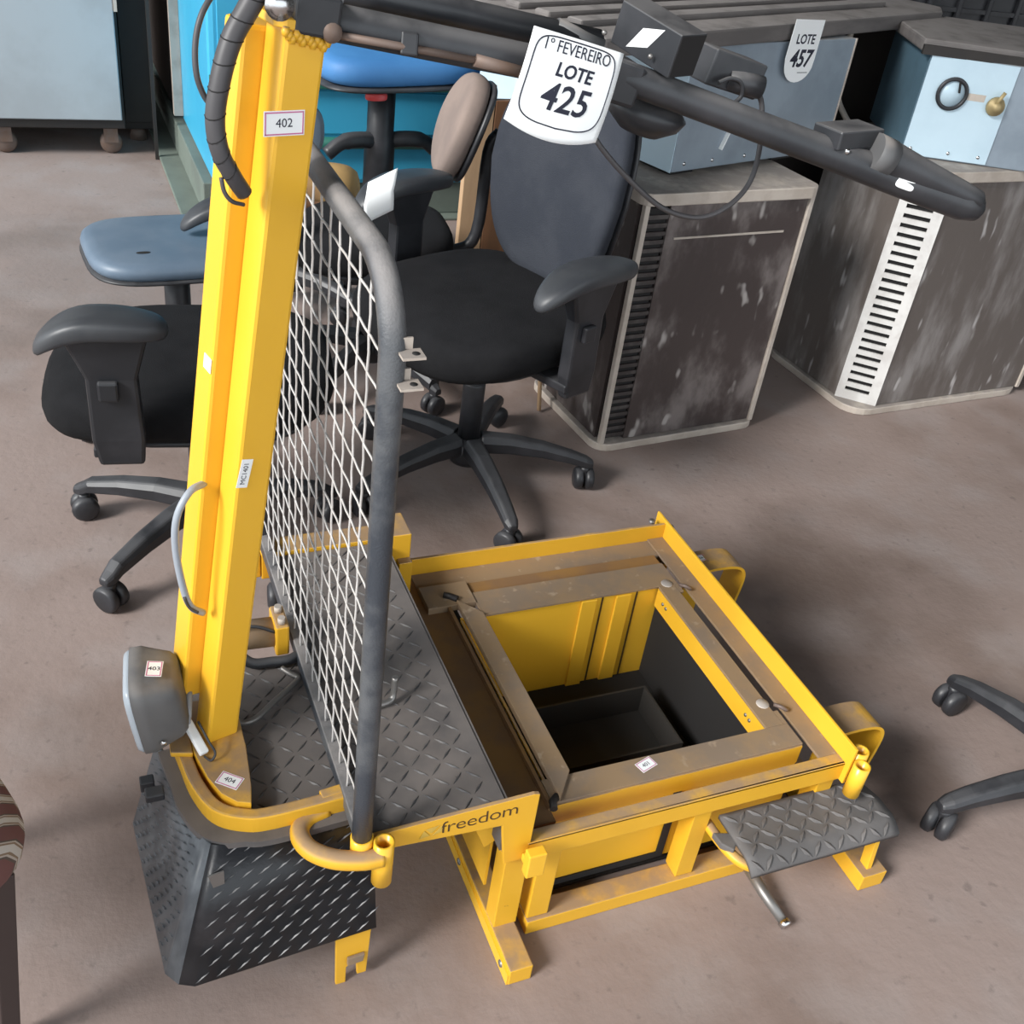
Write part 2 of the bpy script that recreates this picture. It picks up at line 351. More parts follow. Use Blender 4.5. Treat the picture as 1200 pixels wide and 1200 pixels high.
P('rim_liner', ribbon(MB(), [Vector((p.x-0.014 if i<20 else p.x, p.y-(0.012 if i>8 else 0.004), 0.302)) for i,p in enumerate(rim)], 0.022, 0.010), TREAD)
# front skirt of black chequer plate
TF0, TF1 = Vector((0.098,0.848,0.304)), Vector((0.288,0.846,0.304))
BF0, BF1 = Vector((0.052,0.797,0.106)), Vector((0.287,0.797,0.128))
TC, BC = Vector((0.080,0.864,0.304)), Vector((0.019,0.826,0.105))
TB, BB = Vector((0.045,1.035,0.306)), Vector((0.004,1.05,0.135))
mb = MB()
def quad_sheet(mb, a, b, c, d, th=0.004):     # a-b bottom, d-c top
    n = (b-a).cross(d-a).normalized()*th
    return mb.add([a,b,c,d,a-n,b-n,c-n,d-n],[(0,1,2,3),(7,6,5,4),(0,4,5,1),(1,5,6,2),(2,6,7,3),(3,7,4,0)])
skm = MB()
ring_t = [TB, TC.lerp(TB,0.03), TC, TC.lerp(TF0,0.55)+Vector((-0.003,-0.003,0)), TF0, TF0.lerp(TF1,0.06), TF1]
ring_b = [BB, BC.lerp(BB,0.03), BC, BC.lerp(BF0,0.55)+Vector((-0.004,-0.004,0)), BF0, BF0.lerp(BF1,0.06), BF1]
def skirt_part(name, i0, i1, m, label):
    k = MB(); vs_, fs = [], []
    for a,b in zip(ring_t[i0:i1+1], ring_b[i0:i1+1]): vs_ += [a, b]
    for i in range(i1-i0): fs.append((i*2+1, i*2+3, i*2+2, i*2))
    k.add(vs_, fs, True); o = P(name, k, m, label=label)
    so = o.modifiers.new('thick','SOLIDIFY'); so.thickness = 0.004; so.offset = -1
    return o
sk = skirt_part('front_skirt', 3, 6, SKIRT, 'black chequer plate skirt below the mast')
ssk = skirt_part('side_skirt', 0, 3, SKIRT_SHEEN, 'worn side of the chequer plate skirt with sky sheen painted in grey')
mbb = MB()
ux = (BF1-BF0).normalized()
def skirt_pt(s, t): return BF0.lerp(BF1, s).lerp(TF0.lerp(TF1, s), t)
def quad_bumps(mb, fn, nn, nu, nv, L, w, h, ang=0.55):
    for j in range(nv):
        for i in range(nu):
            s = (i+0.3+(0.5 if j%2 else 0))/nu; t = (j+0.5)/nv
            if s > 0.98: continue
            c = fn(s,t); du = (fn(s+0.01,t)-c).normalized(); dv = nn.cross(du).normalized()
            d = du*math.cos(ang)+dv*math.sin(ang); e = nn.cross(d)
            mb.add([c-d*L/2-nn*0.0004, c+e*w/2-nn*0.0004, c+d*L/2-nn*0.0004, c-e*w/2-nn*0.0004, c-d*L*0.28+nn*h, c+d*L*0.28+nn*h],
                   [(0,3,4),(3,5,4),(3,2,5),(2,1,5),(1,4,5),(1,0,4)])
    return mb
nf = (BF1-BF0).cross(TF0-BF0).normalized()
quad_bumps(mbb, skirt_pt, nf, 9, 10, 0.025, 0.0028, 0.0014)
P('tread_bumps', mbb, SBUMP, sk, kind='stuff')
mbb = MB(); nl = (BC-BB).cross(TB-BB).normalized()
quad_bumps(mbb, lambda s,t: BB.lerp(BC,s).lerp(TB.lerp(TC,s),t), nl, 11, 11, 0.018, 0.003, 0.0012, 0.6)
P('tread_bumps', mbb, SKIRT_SHEEN, ssk, kind='stuff')
P('corner_patch', MB().prism([(0,0),(0.014,0.002),(0.016,0.026),(-0.003,0.024)], 0, 0.002, frame(ring_b[4].lerp(ring_t[4],0.72)+nf*0.0007, ux, (0,0,1)) @ Matrix.Translation((0.0,0,0))), STEEL, sk)
bq = skirt_pt(0.93, 0.62); P('bolt', MB().lathe([(0.0,0.004),(0.004,0.0035),(0.0068,0.001),(0.007,0)],14, frame(bq+nf*0.0003, ux, (0,0,1))), CHROME, sk)
P('side_clip', MB().box((0.018,0.985,0.268),(0.036,1.0,0.285)), BLKP, bevel=0.002)
# fork leg under the skirt
fk = MB().prism([(0.238,0.0),(0.252,0.0),(0.252,0.036),(0.266,0.046),(0.268,0.012),(0.281,0.012),(0.285,0.145),(0.235,0.145)], -0.0, 0.006, frame((0,0.8135,0),(1,0,0),(0,0,1)))
P('fork_leg', fk, YEL, bevel=0.001)
P('fork_lug', MB().prism([(0,0),(0.022,0.003),(0.024,0.018),(0.0,0.016)],0,0.005,frame((0.252,0.807,0.046),(1,0,0),(0,0,1))), DUSTY, bevel=0.001)
# hoop handle and sockets
hp = cat_rom([(0.232,0.864,0.306),(0.205,0.856,0.306),(0.192,0.838,0.306),(0.198,0.812,0.306),(0.222,0.790,0.306),(0.255,0.778,0.306),(0.281,0.776,0.306)], 6)
P('hoop_handle', MB().tube(hp, 0.0122, 14), YEL)
P('socket', MB().pipe((0.283,0.782,0.252),(0.283,0.782,0.327), 0.013, 0.0095), YELC)
P('socket', MB().pipe((0.259,0.796,0.300),(0.259,0.796,0.328), 0.014, 0.0105), YELC)
# name plate with lettering, dropping down at its right end
npz = [(0.268,0.283),(0.298,0.284),(0.452,0.274),(0.464,0.190),(0.50,0.189),(0.50,0.321),(0.492,0.3235),(0.268,0.3155)]
NPM = frame((0,0.801,0),(1,0,0),(0,0,1))
npl = P('name_plate', MB().prism(npz, -0.006, 0.0, NPM), YEL, bevel=0.001)
text('lettering', 'freedom', 0.031, frame((0.4185,0.8008,0.3005),(1,0,0.03),(0,0,1)), LETTER, npl, bold=-0.0003, space=0.94, sx=1.08)
em = MB()
for q in ([(0,0),(0.014,0.002),(0.006,0.014)],[(0.017,0.001),(0.030,0.004),(0.030,0.016)],[(0.008,0.016),(0.016,0.006),(0.026,0.018)]): em.prism(q, 0.0002, 0.0006, frame((0.336,0.8008,0.289),(1,0,0.03),(0,0,1)))
P('emblem', em, GHOST, npl)
# main frame of the box section
P('side_rail', MB().box((0.497,0.801,0.185),(1.04,0.806,0.2215)).box((0.497,0.801,0.2165),(1.032,0.822,0.2215)), YEL, bevel=0.0012)
P('end_rail', MB().box((1.031,0.792,0.184),(1.036,1.436,0.2585)), YELC, bevel=0.001)
P('end_flange', MB().box((0.9965,0.822,0.2165),(1.0308,1.40,0.2215)), DUSTY, bevel=0.0006)
P('far_rail', MB().box((0.497,1.40,0.185),(1.031,1.406,0.252)), YEL, bevel=0.001)
P('far_flange', MB().box((0.515,1.352,0.2125),(0.996,1.3998,0.2175)), DUSTY)
P('end_bolt', MB().lathe([(0,0.006),(0.006,0.006),(0.006,0)],8,Matrix.Translation((1.012,1.42,0.245))).lathe([(0,0.006),(0.006,0.006),(0.006,0)],8,Matrix.Translation((1.044,1.40,0.24))), STEEL)
P('bottom_rail', MB().box((0.522,0.801,0.0),(1.075,0.835,0.030)), YEL, bevel=0.002)
P('bottom_rail', MB().box((0.522,1.36,0.0),(1.075,1.395,0.030)), YEL, bevel=0.002)
P('cross_beam', MB().box((0.468,0.734,0.0),(0.504,1.39,0.033)), YEL, bevel=0.002)
P('cross_beam', MB().box((1.072,0.714,0.0),(1.120,1.39,0.034)), YEL, bevel=0.002)
for (x0,x1) in ((0.470,0.506),(0.523,0.557),(0.775,0.806)):
    P('frame_post', MB().box((x0,0.807,0.031),(x1,0.838,0.186)), YEL, bevel=0.0015)
P('frame_post', MB().box((1.0,0.807,0.031),(1.03,0.838,0.186)), YEL, bevel=0.0015)
P('frame_post', MB().box((0.478,1.36,0.031),(0.502,1.39,0.28)), YEL, bevel=0.0015)
P('frame_post', MB().box((1.0,1.36,0.031),(1.03,1.39,0.186)), YEL, bevel=0.0015)
P('stop_block', MB().box((0.489,0.776,0.192),(0.514,0.8006,0.205)).box((0.487,0.774,0.182),(0.514,0.79,0.228)) , YELC, bevel=0.002)
# gusset and inner sloping brace below the name plate
P('gusset', MB().prism([(0.41,0.286),(0.464,0.286),(0.464,0.20),(0.448,0.19)],0,0.004,frame((0,0.838,0),(1,0,0),(0,0,1))), YELC)
P('gusset_bolt', MB().lathe([(0,0.004),(0.0055,0.003),(0.0065,0)],12,frame((0.440,0.8335,0.258),(1,0,0),(0,0,1))), STEEL)
P('inner_panel', MB().box((0.463,0.845,0.085),(0.467,1.38,0.215)), YEL)
P('low_strap', MB().bar((0.467,0.735,0.012),(0.467,1.38,0.012),0.003,0.022), YELC)
P('strap_bolt', MB().lathe([(0,0.003),(0.005,0.002),(0.006,0)],12,frame((0.4655,0.76,0.016),(0,-1,0),(0,0,1))), STEEL)
P('strap_bolt', MB().lathe([(0,0.003),(0.005,0.002),(0.006,0)],12,frame((0.4655,0.94,0.016),(0,-1,0),(0,0,1))), STEEL)
# ledge left of the open box
P('ledge', MB().box((0.461,0.83,0.209),(0.552,1.40,0.214)), LEDGE)
P('ledge_plate', MB().box((0.513,1.292,0.2145),(0.60,1.351,0.2285)), DUSTY, bevel=0.0008)
# frame round the opening
FZ = 0.2255
P('box_frame', MB().box((0.555,0.852,0.2205),(0.985,0.8955,FZ)), DUSTY, bevel=0.0006, label='dusty front strip of the box frame')
P('box_frame', MB().box((0.600,1.2585,0.2205),(0.985,1.3205,FZ)), DUSTY, bevel=0.0006)
P('box_frame', MB().box((0.600,1.3210,0.2165),(0.985,1.351,0.2215)), LEDGE, bevel=0.0006)
P('box_frame', MB().box((0.945,0.896,0.2205),(0.977,1.258,FZ)), DUSTY, bevel=0.0006)
P('frame_filler', MB().box((0.9772,0.896,0.2205),(0.985,0.925,FZ)), DUSTY)
P('frame_filler', MB().box((0.9772,1.235,0.2205),(0.985,1.258,FZ)), DUSTY)
P('box_frame', MB().prism([(0.566,0.852),(0.600,0.8965),(0.600,1.258),(0.566,1.30)],0.2205,0.233), DUSTY, bevel=0.001)
P('hinge_channel', MB().box((0.548,0.85,0.2142),(0.5535,1.31,0.226)), LEDGE)
P('hinge_groove', MB().box((0.5537,0.852,0.2145),(0.5655,1.30,0.2160)), DARK)
P('hinge_pin', MB().tube([(0.552,0.842,0.226),(0.556,0.855,0.226),(0.566,0.862,0.226)],0.006,8), DKCAB)
P('hinge_pin', MB().tube([(0.548,1.318,0.232),(0.558,1.312,0.232),(0.568,1.302,0.232)],0.006,8), DKCAB)
P('front_flange', MB().box((0.555,0.8505,0.183),(0.985,0.8535,0.2203)), YEL)
P('lip', MB().box((0.9445,0.897,0.181),(0.9475,1.257,0.2203)), YELC)
for yy in (0.935,1.22):
    P('lip_screw', MB().lathe([(0,0.002),(0.003,0.0015),(0.0035,0)],8,frame((0.9443,yy,0.203),(0,-1,0),(0,0,1))), STEEL)
    P('lip_screw', MB().lathe([(0,0.002),(0.003,0.0015),(0.0035,0)],8,frame((0.9443,yy+0.012,0.204),(0,-1,0),(0,0,1))), STEEL)
P('latch_disc', MB().lathe([(0,0.002),(0.010,0.0018),(0.011,0)],14,Matrix.Translation((0.969,0.944,FZ))), FRAMEM)
P('latch_disc', MB().lathe([(0,0.002),(0.010,0.0018),(0.011,0)],14,Matrix.Translation((0.964,1.262,FZ))), FRAMEM)
P('hinge_hook', MB().tube(cat_rom([(0.985,0.935,0.2285),(0.990,0.925,0.232),(0.998,0.92,0.2285),(1.004,0.925,0.224)],4),0.0035,8), RUST)
P('hinge_hook', MB().tube(cat_rom([(0.985,1.25,0.2285),(0.990,1.24,0.232),(0.998,1.236,0.2285),(1.004,1.24,0.224)],4),0.0035,8), RUST)
P('slot_bar', MB().box((0.977,0.86,0.190),(0.9955,1.34,0.196)), DARK)
# box walls
P('box_wall', MB().box((0.556,0.852,0.03),(0.985,0.8545,0.1828)), YELC, label='yellow front panel of the box')
P('panel_gap', MB().box((0.557,0.8495,0.030),(0.775,0.8515,0.043)).box((0.762,0.8495,0.043),(0.775,0.8515,0.183)), DARK)
fw = P('box_wall', MB().box((0.562,1.262,0.012),(0.985,1.266,0.2203)), YELC, label='yellow far inner panel of the box')
for x in (0.79,0.86):
    P('panel_rib', MB().box((x,1.256,0.012),(x+0.030,1.2618,0.219)), YELC, fw, bevel=0.001)
    P('rib_seam', MB().box((x+0.042,1.2605,0.012),(x+0.045,1.2619,0.219)), LETTER, fw)
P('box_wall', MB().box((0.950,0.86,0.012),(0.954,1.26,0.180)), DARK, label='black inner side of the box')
P('box_wall', MB().box((0.560,0.86,0.012),(0.564,1.26,0.2203)), YEL)
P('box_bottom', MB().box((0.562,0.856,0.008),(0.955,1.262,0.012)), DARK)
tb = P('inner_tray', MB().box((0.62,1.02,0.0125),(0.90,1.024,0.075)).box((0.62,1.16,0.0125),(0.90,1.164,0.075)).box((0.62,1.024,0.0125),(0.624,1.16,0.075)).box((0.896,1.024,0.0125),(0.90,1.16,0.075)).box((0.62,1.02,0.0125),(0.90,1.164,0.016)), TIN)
P('tray_cutout', MB().box((0.80,1.0185,0.025),(0.84,1.0198,0.058)), DARK, tb)
# side footplate
def fp_warp(x, y): return 0.152 - 16.0*max(0.0, 0.742-y)**2 - (0.05*max(0.0, x-1.085))
fpm = MB()
xs = [0.826+0.262*i/14 for i in range(15)]; ys = [0.712,0.716,0.722,0.73,0.742,0.76,0.79,0.812]
def fp_pt(u, v):
    x = 0.826+0.272*u; y = 0.711+0.101*v
    if v > 0.6: x = x - (0.012*(v-0.6)/0.4 if u > 0.9 else 0)
    return (x, y, fp_warp(x, y)), (0,0,1)
fp = P('footplate', fpm.sheet(fp_pt, 16, 14, 0.008), RUBBER, label='grey rubber tread footplate at the side')
fb = MB()
for j in range(5):
    for i in range(12):
        x = 0.838+0.0215*i+(0.006 if j%2 else 0); y = 0.721+0.0195*j
        if x > 1.088: continue
        t_ = math.radians(45 if (i+j)%2 else -45); sl = (fp_warp(x,y+0.001)-fp_warp(x,y-0.001))/0.002
        nn = Vector((0,-sl,1)).normalized(); d = Vector((math.cos(t_),math.sin(t_),sl*math.sin(t_))).normalized(); e = nn.cross(d); c = Vector((x,y,fp_warp(x,y)))+nn*0.0039
        fb.add([c-d*0.013, c+e*0.0042, c+d*0.013, c-e*0.0042, c-d*0.007+nn*0.003, c+d*0.007+nn*0.003], [(0,3,4),(3,5,4),(3,2,5),(2,1,5),(1,4,5),(1,0,4)])
P('tread_bumps', fb, RUBBER, fp, kind='stuff')
P('footplate_ear', MB().prism([(0.803,0.79),(0.828,0.782),(0.832,0.765),(0.818,0.752),(0.805,0.768)],0.138,0.150), RUBBER, bevel=0.002)
P('footplate_tube', MB().tube(cat_rom([(0.812,0.82,0.136),(0.815,0.775,0.136),(0.826,0.742,0.134),(0.850,0.728,0.130),(0.90,0.728,0.128),(1.06,0.732,0.128),(1.085,0.76,0.128),(1.085,0.82,0.128)],5),0.0085,12), YEL)
P('footplate_stay', MB().bar((1.092,0.735,0.03),(1.098,0.752,0.135),0.018,0.010,(1,0,0)), YELC, bevel=0.001)
P('stay_bolt', MB().lathe([(0,0.005),(0.006,0.004),(0.007,0)],10,frame((1.088,0.742,0.118),(1,0,0),(0,0,1))), STEEL)
P('pedal_rod', MB().tube([(0.898,0.79,0.034),(0.903,0.745,0.024),(0.911,0.697,0.014)],[0.009,0.009,0.0075],12), STEEL)
P('rod_tip', MB().tube([(0.911,0.697,0.014),(0.9125,0.688,0.012)],0.0095,12), CHROME)
# corner tubes and strap brackets at the far right end
P('socket', MB().pipe((1.040,0.778,0.176),(1.040,0.778,0.238),0.013,0.009), YELC)
P('socket', MB().pipe((1.052,0.80,0.185),(1.052,0.80,0.245),0.013,0.009), YELC)
def strap(y0, y1):
    path = [Vector(p) for p in ((1.037,0,0.195),(1.080,0,0.203),(1.125,0,0.204),(1.155,0,0.198),(1.170,0,0.182),(1.172,0,0.15),(1.162,0,0.075))]
    path = cat_rom(path, 4); mb = MB()
    def fn(u, v):
        i = min(int(v*(len(path)-1)), len(path)-2); t = v*(len(path)-1)-i
        p = path[i].lerp(path[i+1], t); d = path[i+1]-path[i]; n = Vector((-d.z,0,d.x))
        return (p.x, y0+(y1-y0)*u, p.z), n
    return mb.sheet(fn, 1, 22, 0.006, False)
P('strap_bracket', strap(0.865,0.925), YEL, label='yellow bent strap bracket at the near corner')
P('strap_bracket', strap(1.30,1.36), YEL, label='yellow bent strap bracket at the far corner')
P('bracket_web', MB().box((1.037,0.868,0.09),(1.075,0.873,0.198)), YEL)
P('bracket_web', MB().box((1.037,1.303,0.09),(1.075,1.308,0.198)), YEL)

# --- mesh guard
MX = 0.259; Y0, Y1 = 0.797, 1.425; ZB, ZT = 0.318, 1.048
g = MB()
cr = 0.075
path = [(MX,Y0,ZB-0.01)]
path += [(MX,Y0,ZB+ (ZT-cr-ZB)*i/8) for i in range(1,9)]
path += [(MX,Y0+cr-cr*math.cos(math.radians(a)),ZT-cr+cr*math.sin(math.radians(a))) for a in range(10,91,10)]
path += [(MX,Y0+cr+(Y1-Y0-2*cr)*i/6,ZT) for i in range(1,7)]
path += [(MX,Y1-cr+cr*math.sin(math.radians(a)),ZT-cr+cr*math.cos(math.radians(a))) for a in range(10,91,10)]
path += [(MX,Y1,ZT-cr-(ZT-cr-ZB)*i/8) for i in range(1,9)]
g.tube(path, 0.0125, 14)
guard = P('mesh_guard', g, GUARD, label='dark steel tube guard filled with welded wire mesh')
P('bottom_bar', MB().bar((MX,Y0+0.005,ZB+0.008),(MX,Y1,ZB+0.008),0.016,0.022), GUARD, guard, bevel=0.002)
wr = 0.0014; pitch = 0.0385
def crimp(a, b, axis, ph):
    a = Vector(a); b = Vector(b); n = max(4, int((b-a).length/pitch*2)); pts = []
    for i in range(n+1):
        p = a.lerp(b, i/n); p.x += 0.0004*math.cos(math.pi*i+ph) ; pts.append(p)
    return cat_rom(pts, 2)
k = 0; y = Y0+0.034
while y < Y1-0.02:
    zt = ZT-0.006
    if y-Y0 < cr: zt = ZT-cr+math.sqrt(max(0,cr*cr-(cr-(y-Y0))**2))-0.006
    if Y1-y < cr: zt = ZT-cr+math.sqrt(max(0,cr*cr-(cr-(Y1-y))**2))-0.006
    P('wire', MB().tube(crimp((MX,y,ZB+0.015),(MX,y,zt),1,math.pi*(k%2)), wr, 5), WIRE, guard); y += pitch; k += 1
z = ZB+0.05; k = 0
while z < ZT-0.03:
    P('wire', MB().tube(crimp((MX,Y0+0.008,z),(MX,Y1-0.008,z),2,math.pi*(k%2)), wr, 5), WIRE, guard); z += pitch*1.03; k += 1
for zz in (0.985,0.955):
    cl = MB(); cl.box((MX-0.003,Y0-0.036,zz-0.002),(MX+0.014,Y0-0.004,zz+0.001), None); cl.box((MX-0.003,Y0-0.036,zz-0.002),(MX+0.0,Y0-0.006,zz+0.010))
    c = P('guard_clip', MB().box((MX+0.002,Y0-0.024,zz-0.0012),(MX+0.023,Y0-0.006,zz+0.0012)).box((MX+0.004,Y0-0.0065,zz-0.0012),(MX+0.016,Y0-0.0045,zz+0.012)), FRAMEM, guard)
    P('clip_hole', MB().lathe([(0,0.0018),(0.0035,0.0018),(0.0035,0.0)],10,Matrix.Translation((MX+0.016,Y0-0.016,zz))), DARK, guard)
# bent rods on the deck
P('bent_rod', MB().tube(cat_rom([(0.140,1.035,DZ+0.03),(0.150,1.030,DZ+0.007),(0.172,1.028,DZ+0.007),(0.205,1.055,DZ+0.007),(0.240,1.084,DZ+0.007),(0.245,1.092,DZ+0.008),(0.236,1.100,DZ+0.010),(0.226,1.112,DZ+0.012)],5),0.0045,10), STEEL)
P('hook', MB().tube(cat_rom([(0.335,1.010,DZ+0.008),(0.352,1.012,DZ+0.008),(0.362,1.016,DZ+0.010),(0.365,1.020,DZ+0.020),(0.366,1.022,DZ+0.045)],5),0.0045,10), STEEL)
# steering pipe behind the mast
P('dusty_pipe', MB().tube([(0.125,1.185,0.335),(0.235,1.176,0.338)],0.022,16), DUSTY)
cl = MB().box((0.226,1.150,0.312),(0.246,1.202,0.366)); 
pc = P('pipe_clamp', cl, YEL, bevel=0.003)
for yy in (1.160,1.186): P('clamp_bolt', MB().tube([(0.236,yy,0.366),(0.236,yy,0.377)],0.0055,8), FRAMEM, pc)
P('hose', MB().tube(cat_rom([(0.16,1.16,0.345),(0.185,1.135,0.324),(0.215,1.130,0.322),(0.245,1.128,0.324),(0.275,1.15,0.322)],5),0.008,10), BLKP)
P('thin_wire', MB().tube(cat_rom([(0.17,1.165,0.365),(0.20,1.162,0.365),(0.228,1.158,0.352)],5),0.0025,8), BLKP)

# --- mast: two square tubes leaning towards the operator
mb0 = Vector((0.1113, 0.9850, 0.3145)) + Vector((0.004,0.02,-0.01)); mt0 = Vector((0.2160, 0.9850, 1.2030)) + Vector((0.004,0.02,0))
dm = (mt0-mb0).normalized(); LM = (mt0-mb0).length
ph = math.radians(14); xm = Vector((-math.sin(ph),math.cos(ph),0)).cross(dm).normalized()
MM = frame(mb0, xm, dm.cross(xm)); s = 0.0205
mast = P('mast', MB().box((-s,-s,0),(s,s,LM), MM).box((-2*s,s,0.085),(0.0,3*s,LM-0.012), MM), YELC, bevel=0.004, label='tall yellow mast of two square tubes')
weld = MB()
for i in range(13):
    x = -s+2*s*i/12; weld.lathe([(0,0.0045),(0.003,0.004),(0.0042,0.0),(0.003,-0.004),(0,-0.0045)],8, MM @ Matrix.Translation((x,-s,LM-0.006-0.0022*(i*7%3)-i*0.0004)))
P('weld_bead', weld, YEL, mast)
P('mast_cap', MB().prism([(-0.030,-0.014),(-0.02,-s-0.001),(s+0.003,-s-0.001),(s+0.003,0.02),(-0.030,0.03)], LM-0.004, LM+0.004, MM), YELC, mast, bevel=0.001)
MMI = MM.inverted()
def sticker(world, w, h, rot, body=None, parent=None, M=None, yoff=-s-0.0006, border=True, tsize=0.5, trot=0):
    if M is None:
        l = MMI @ Vector(world); F = MM @ Matrix.Translation((l.x, yoff, l.z)) @ Matrix.Rotation(math.radians(90),4,'X') @ Matrix.Rotation(math.radians(rot),4,'Z')
    else: F = M @ Matrix.Rotation(math.radians(rot),4,'Z')
    parent = parent or V
    st = P('sticker', MB().box((-w/2,-h/2,0),(w/2,h/2,0.0004),F), PAPER, parent)
    if border:
        b = 0.0010
        P('sticker_border', MB().box((-w/2+b,h/2-2.2*b,0.0004),(w/2-b,h/2-b,0.0006),F).box((-w/2+b,-h/2+b,0.0004),(w/2-b,-h/2+2.2*b,0.0006),F).box((w/2-2.2*b,-h/2+b,0.0004),(w/2-b,h/2-b,0.0006),F).box((-w/2+b,-h/2+b,0.0004),(-w/2+2.2*b,h/2-b,0.0006),F), PINK, st) if parent is V else None
    if body and parent is V: text('sticker_text', body, h*tsize if not trot else w*tsize, F @ Matrix.Translation((0,0,0.0004)) @ Matrix.Rotation(math.radians(trot),4,'Z'), INK, st)
    return st
sticker((0.2025, 0.9850, 1.1212), 0.040, 0.0225, 6, '402')
sticker((0.1593, 0.9850, 0.7483), 0.013, 0.036, -6, 'MC1401', border=False, tsize=0.62, trot=90)
P('tape', MB().box((-2*s-0.0008,s+0.002,-0.008),(-2*s,s+0.02,0.008), MM @ Matrix.Translation((0,0,(MMI @ Vector((0.1234, 0.9850, 0.8625))).z))), PAPER)
# mast foot
P('mast_plate', MB().prism([(0.083,1.06),(0.086,0.972),(0.096,0.925),(0.108,0.895),(0.124,0.877),(0.140,0.871),(0.145,0.90),(0.150,0.965),(0.150,1.06)],0.334,0.342), YEL, bevel=0.001)
P('mast_plate_skirt', MB().prism([(0.085,1.0),(0.088,0.965),(0.098,0.928),(0.109,0.898),(0.124,0.880),(0.140,0.873),(0.140,0.885),(0.12,0.90),(0.10,0.95),(0.095,1.0)],0.312,0.334), YEL)
P('lamp_bracket', MB().prism([(0.058,0.978),(0.085,0.970),(0.085,1.05),(0.062,1.06)],0.332,0.3405), YEL, bevel=0.002)
sticker(None, 0.030, 0.020, -40, '404', M=Matrix.Translation((0.121,0.912,0.3424)))
sticker(None, 0.030, 0.019, 18, '401', M=Matrix.Translation((0.720,0.880,FZ+0.0003)))
sticker(None, 0.028, 0.018, 10, '406', M=Matrix.Translation((1.085,1.338,0.2065)))
# headlamp
HLM = Matrix.Translation((0.052,1.012,0.408)) @ Matrix.Rotation(math.radians(-6),4,'Z') @ Matrix.Rotation(math.radians(-7),4,'Y')
hl = P('headlamp', MB().cushion(0.058,0.052,0.060,p=4.5,n=40,M=HLM @ Matrix.Rotation(math.radians(-90),4,'Y') @ Matrix.Translation((0,0,-0.032)),
      prof=[(0,0),(0.5,0),(0.68,0.04),(0.80,0.16),(0.90,0.45),(0.975,0.66),(1.0,0.72),(1.0,0.94),(0.96,0.95)]), LAMPG, label='grey rectangular headlamp on the mast foot')
P('lens', MB().cushion(0.0555,0.050,0.012,p=4.5,n=40,M=HLM @ Matrix.Rotation(math.radians(-90),4,'Y') @ Matrix.Translation((0,0,0.0235)),
      prof=[(0.99,0),(1.0,0.3),(0.95,0.7),(0.7,0.95),(0,1.05)]), LENS, hl)
P('lamp_screw', MB().lathe([(0,0.002),(0.003,0.001),(0.0035,0)],8,HLM @ Matrix.Translation((0.0,-0.0515,-0.03)) @ Matrix.Rotation(math.radians(90),4,'X')), CHROME, hl)
sticker(None, 0.019, 0.030, -6, '403', tsize=0.33, M=HLM @ Matrix.Translation((0.006,-0.012,0.0588)) @ Matrix.Rotation(math.radians(12),4,'Y') @ Matrix.Rotation(math.radians(-6),4,'X'))
P('lamp_stalk', MB().bar((0.072,1.015,0.34),(0.064,1.013,0.375),0.022,0.018), LAMPG)
P('black_tab', MB().box((0.022,0.945,0.292),(0.045,0.962,0.304)), BLKP, bevel=0.002)
P('connector', MB().bar((0.080,1.005,0.372),(0.098,0.960,0.346),0.012,0.009), PAPER, bevel=0.002)
P('lamp_wire', MB().tube(cat_rom([(0.095,0.985,0.38),(0.104,0.962,0.365),(0.110,0.952,0.353),(0.104,0.948,0.345),(0.097,0.957,0.345)],5),0.0016,6), BLKP)
P('lamp_wire', MB().tube(cat_rom([(0.090,1.02,0.40),(0.086,1.0,0.385),(0.083,0.995,0.37)],5),0.004,8), CABLEG)
# cables on the mast
P('grey_cable', MB().tube(cat_rom([(0.1224, 1.0200, 0.7156),(0.1032, 1.0000, 0.7188),(0.0871, 0.9900, 0.6937),(0.0837, 0.9900, 0.6495),(0.0890, 0.9900, 0.5931),(0.0962, 0.9900, 0.5647),(0.1104, 1.0000, 0.5444)],6),0.0042,10), CABLEG)
cpts = cat_rom([(0.1945, 0.9900, 1.2476),(0.1746, 0.9850, 1.2158),(0.1589, 0.9800, 1.1913),(0.1479, 0.9750, 1.1610),(0.1412, 0.9720, 1.1261),(0.1443, 0.9700, 1.0986),(0.1544, 0.9720, 1.0774),(0.1660, 0.9800, 1.0582)],8)
n = len(cpts)
cond = P('cable_conduit', MB().tube(cpts, [0.0098-0.002*i/n for i in range(n)], 14), CONDUIT, label='grey spiral wrapped cable conduit')
for i in range(6, n-6, 5):
    d = (cpts[i+1]-cpts[i-1]).normalized(); P('wrap_seam', MB().tube([cpts[i]+Vector((math.cos(a)*xm.x, math.cos(a)*xm.y, 0))*0+ (d.orthogonal().normalized()*math.cos(a)+d.cross(d.orthogonal().normalized())*math.sin(a))*(0.0099-0.002*i/n)+d*0.004*math.cos(a) for a in [2*math.pi*q/12 for q in range(12)]], 0.0006, 5, closed=True), DARK, cond)
P('thin_cable', MB().tube(cat_rom([(0.1491, 1.0000, 1.2248),(0.1357, 0.9900, 1.2062),(0.1292, 0.9850, 1.1855),(0.1281, 0.9800, 1.1626),(0.1330, 0.9800, 1.1452),(0.1412, 0.9800, 1.1325)],6),0.0026,8), CONDUIT)
P('cable_tie', MB().tube(cat_rom([(0.1443, 0.9700, 1.0758),(0.1465, 0.9680, 1.0633),(0.1531, 0.9680, 1.0545),(0.1644, 0.9720, 1.0498)],5),0.0020,6), CONDUIT)
P('cable_tie', MB().tube(cat_rom([(0.0888, 0.9850, 0.5844),(0.0937, 0.9850, 0.5680),(0.1029, 0.9850, 0.5584)],5),0.0020,6), CONDUIT)

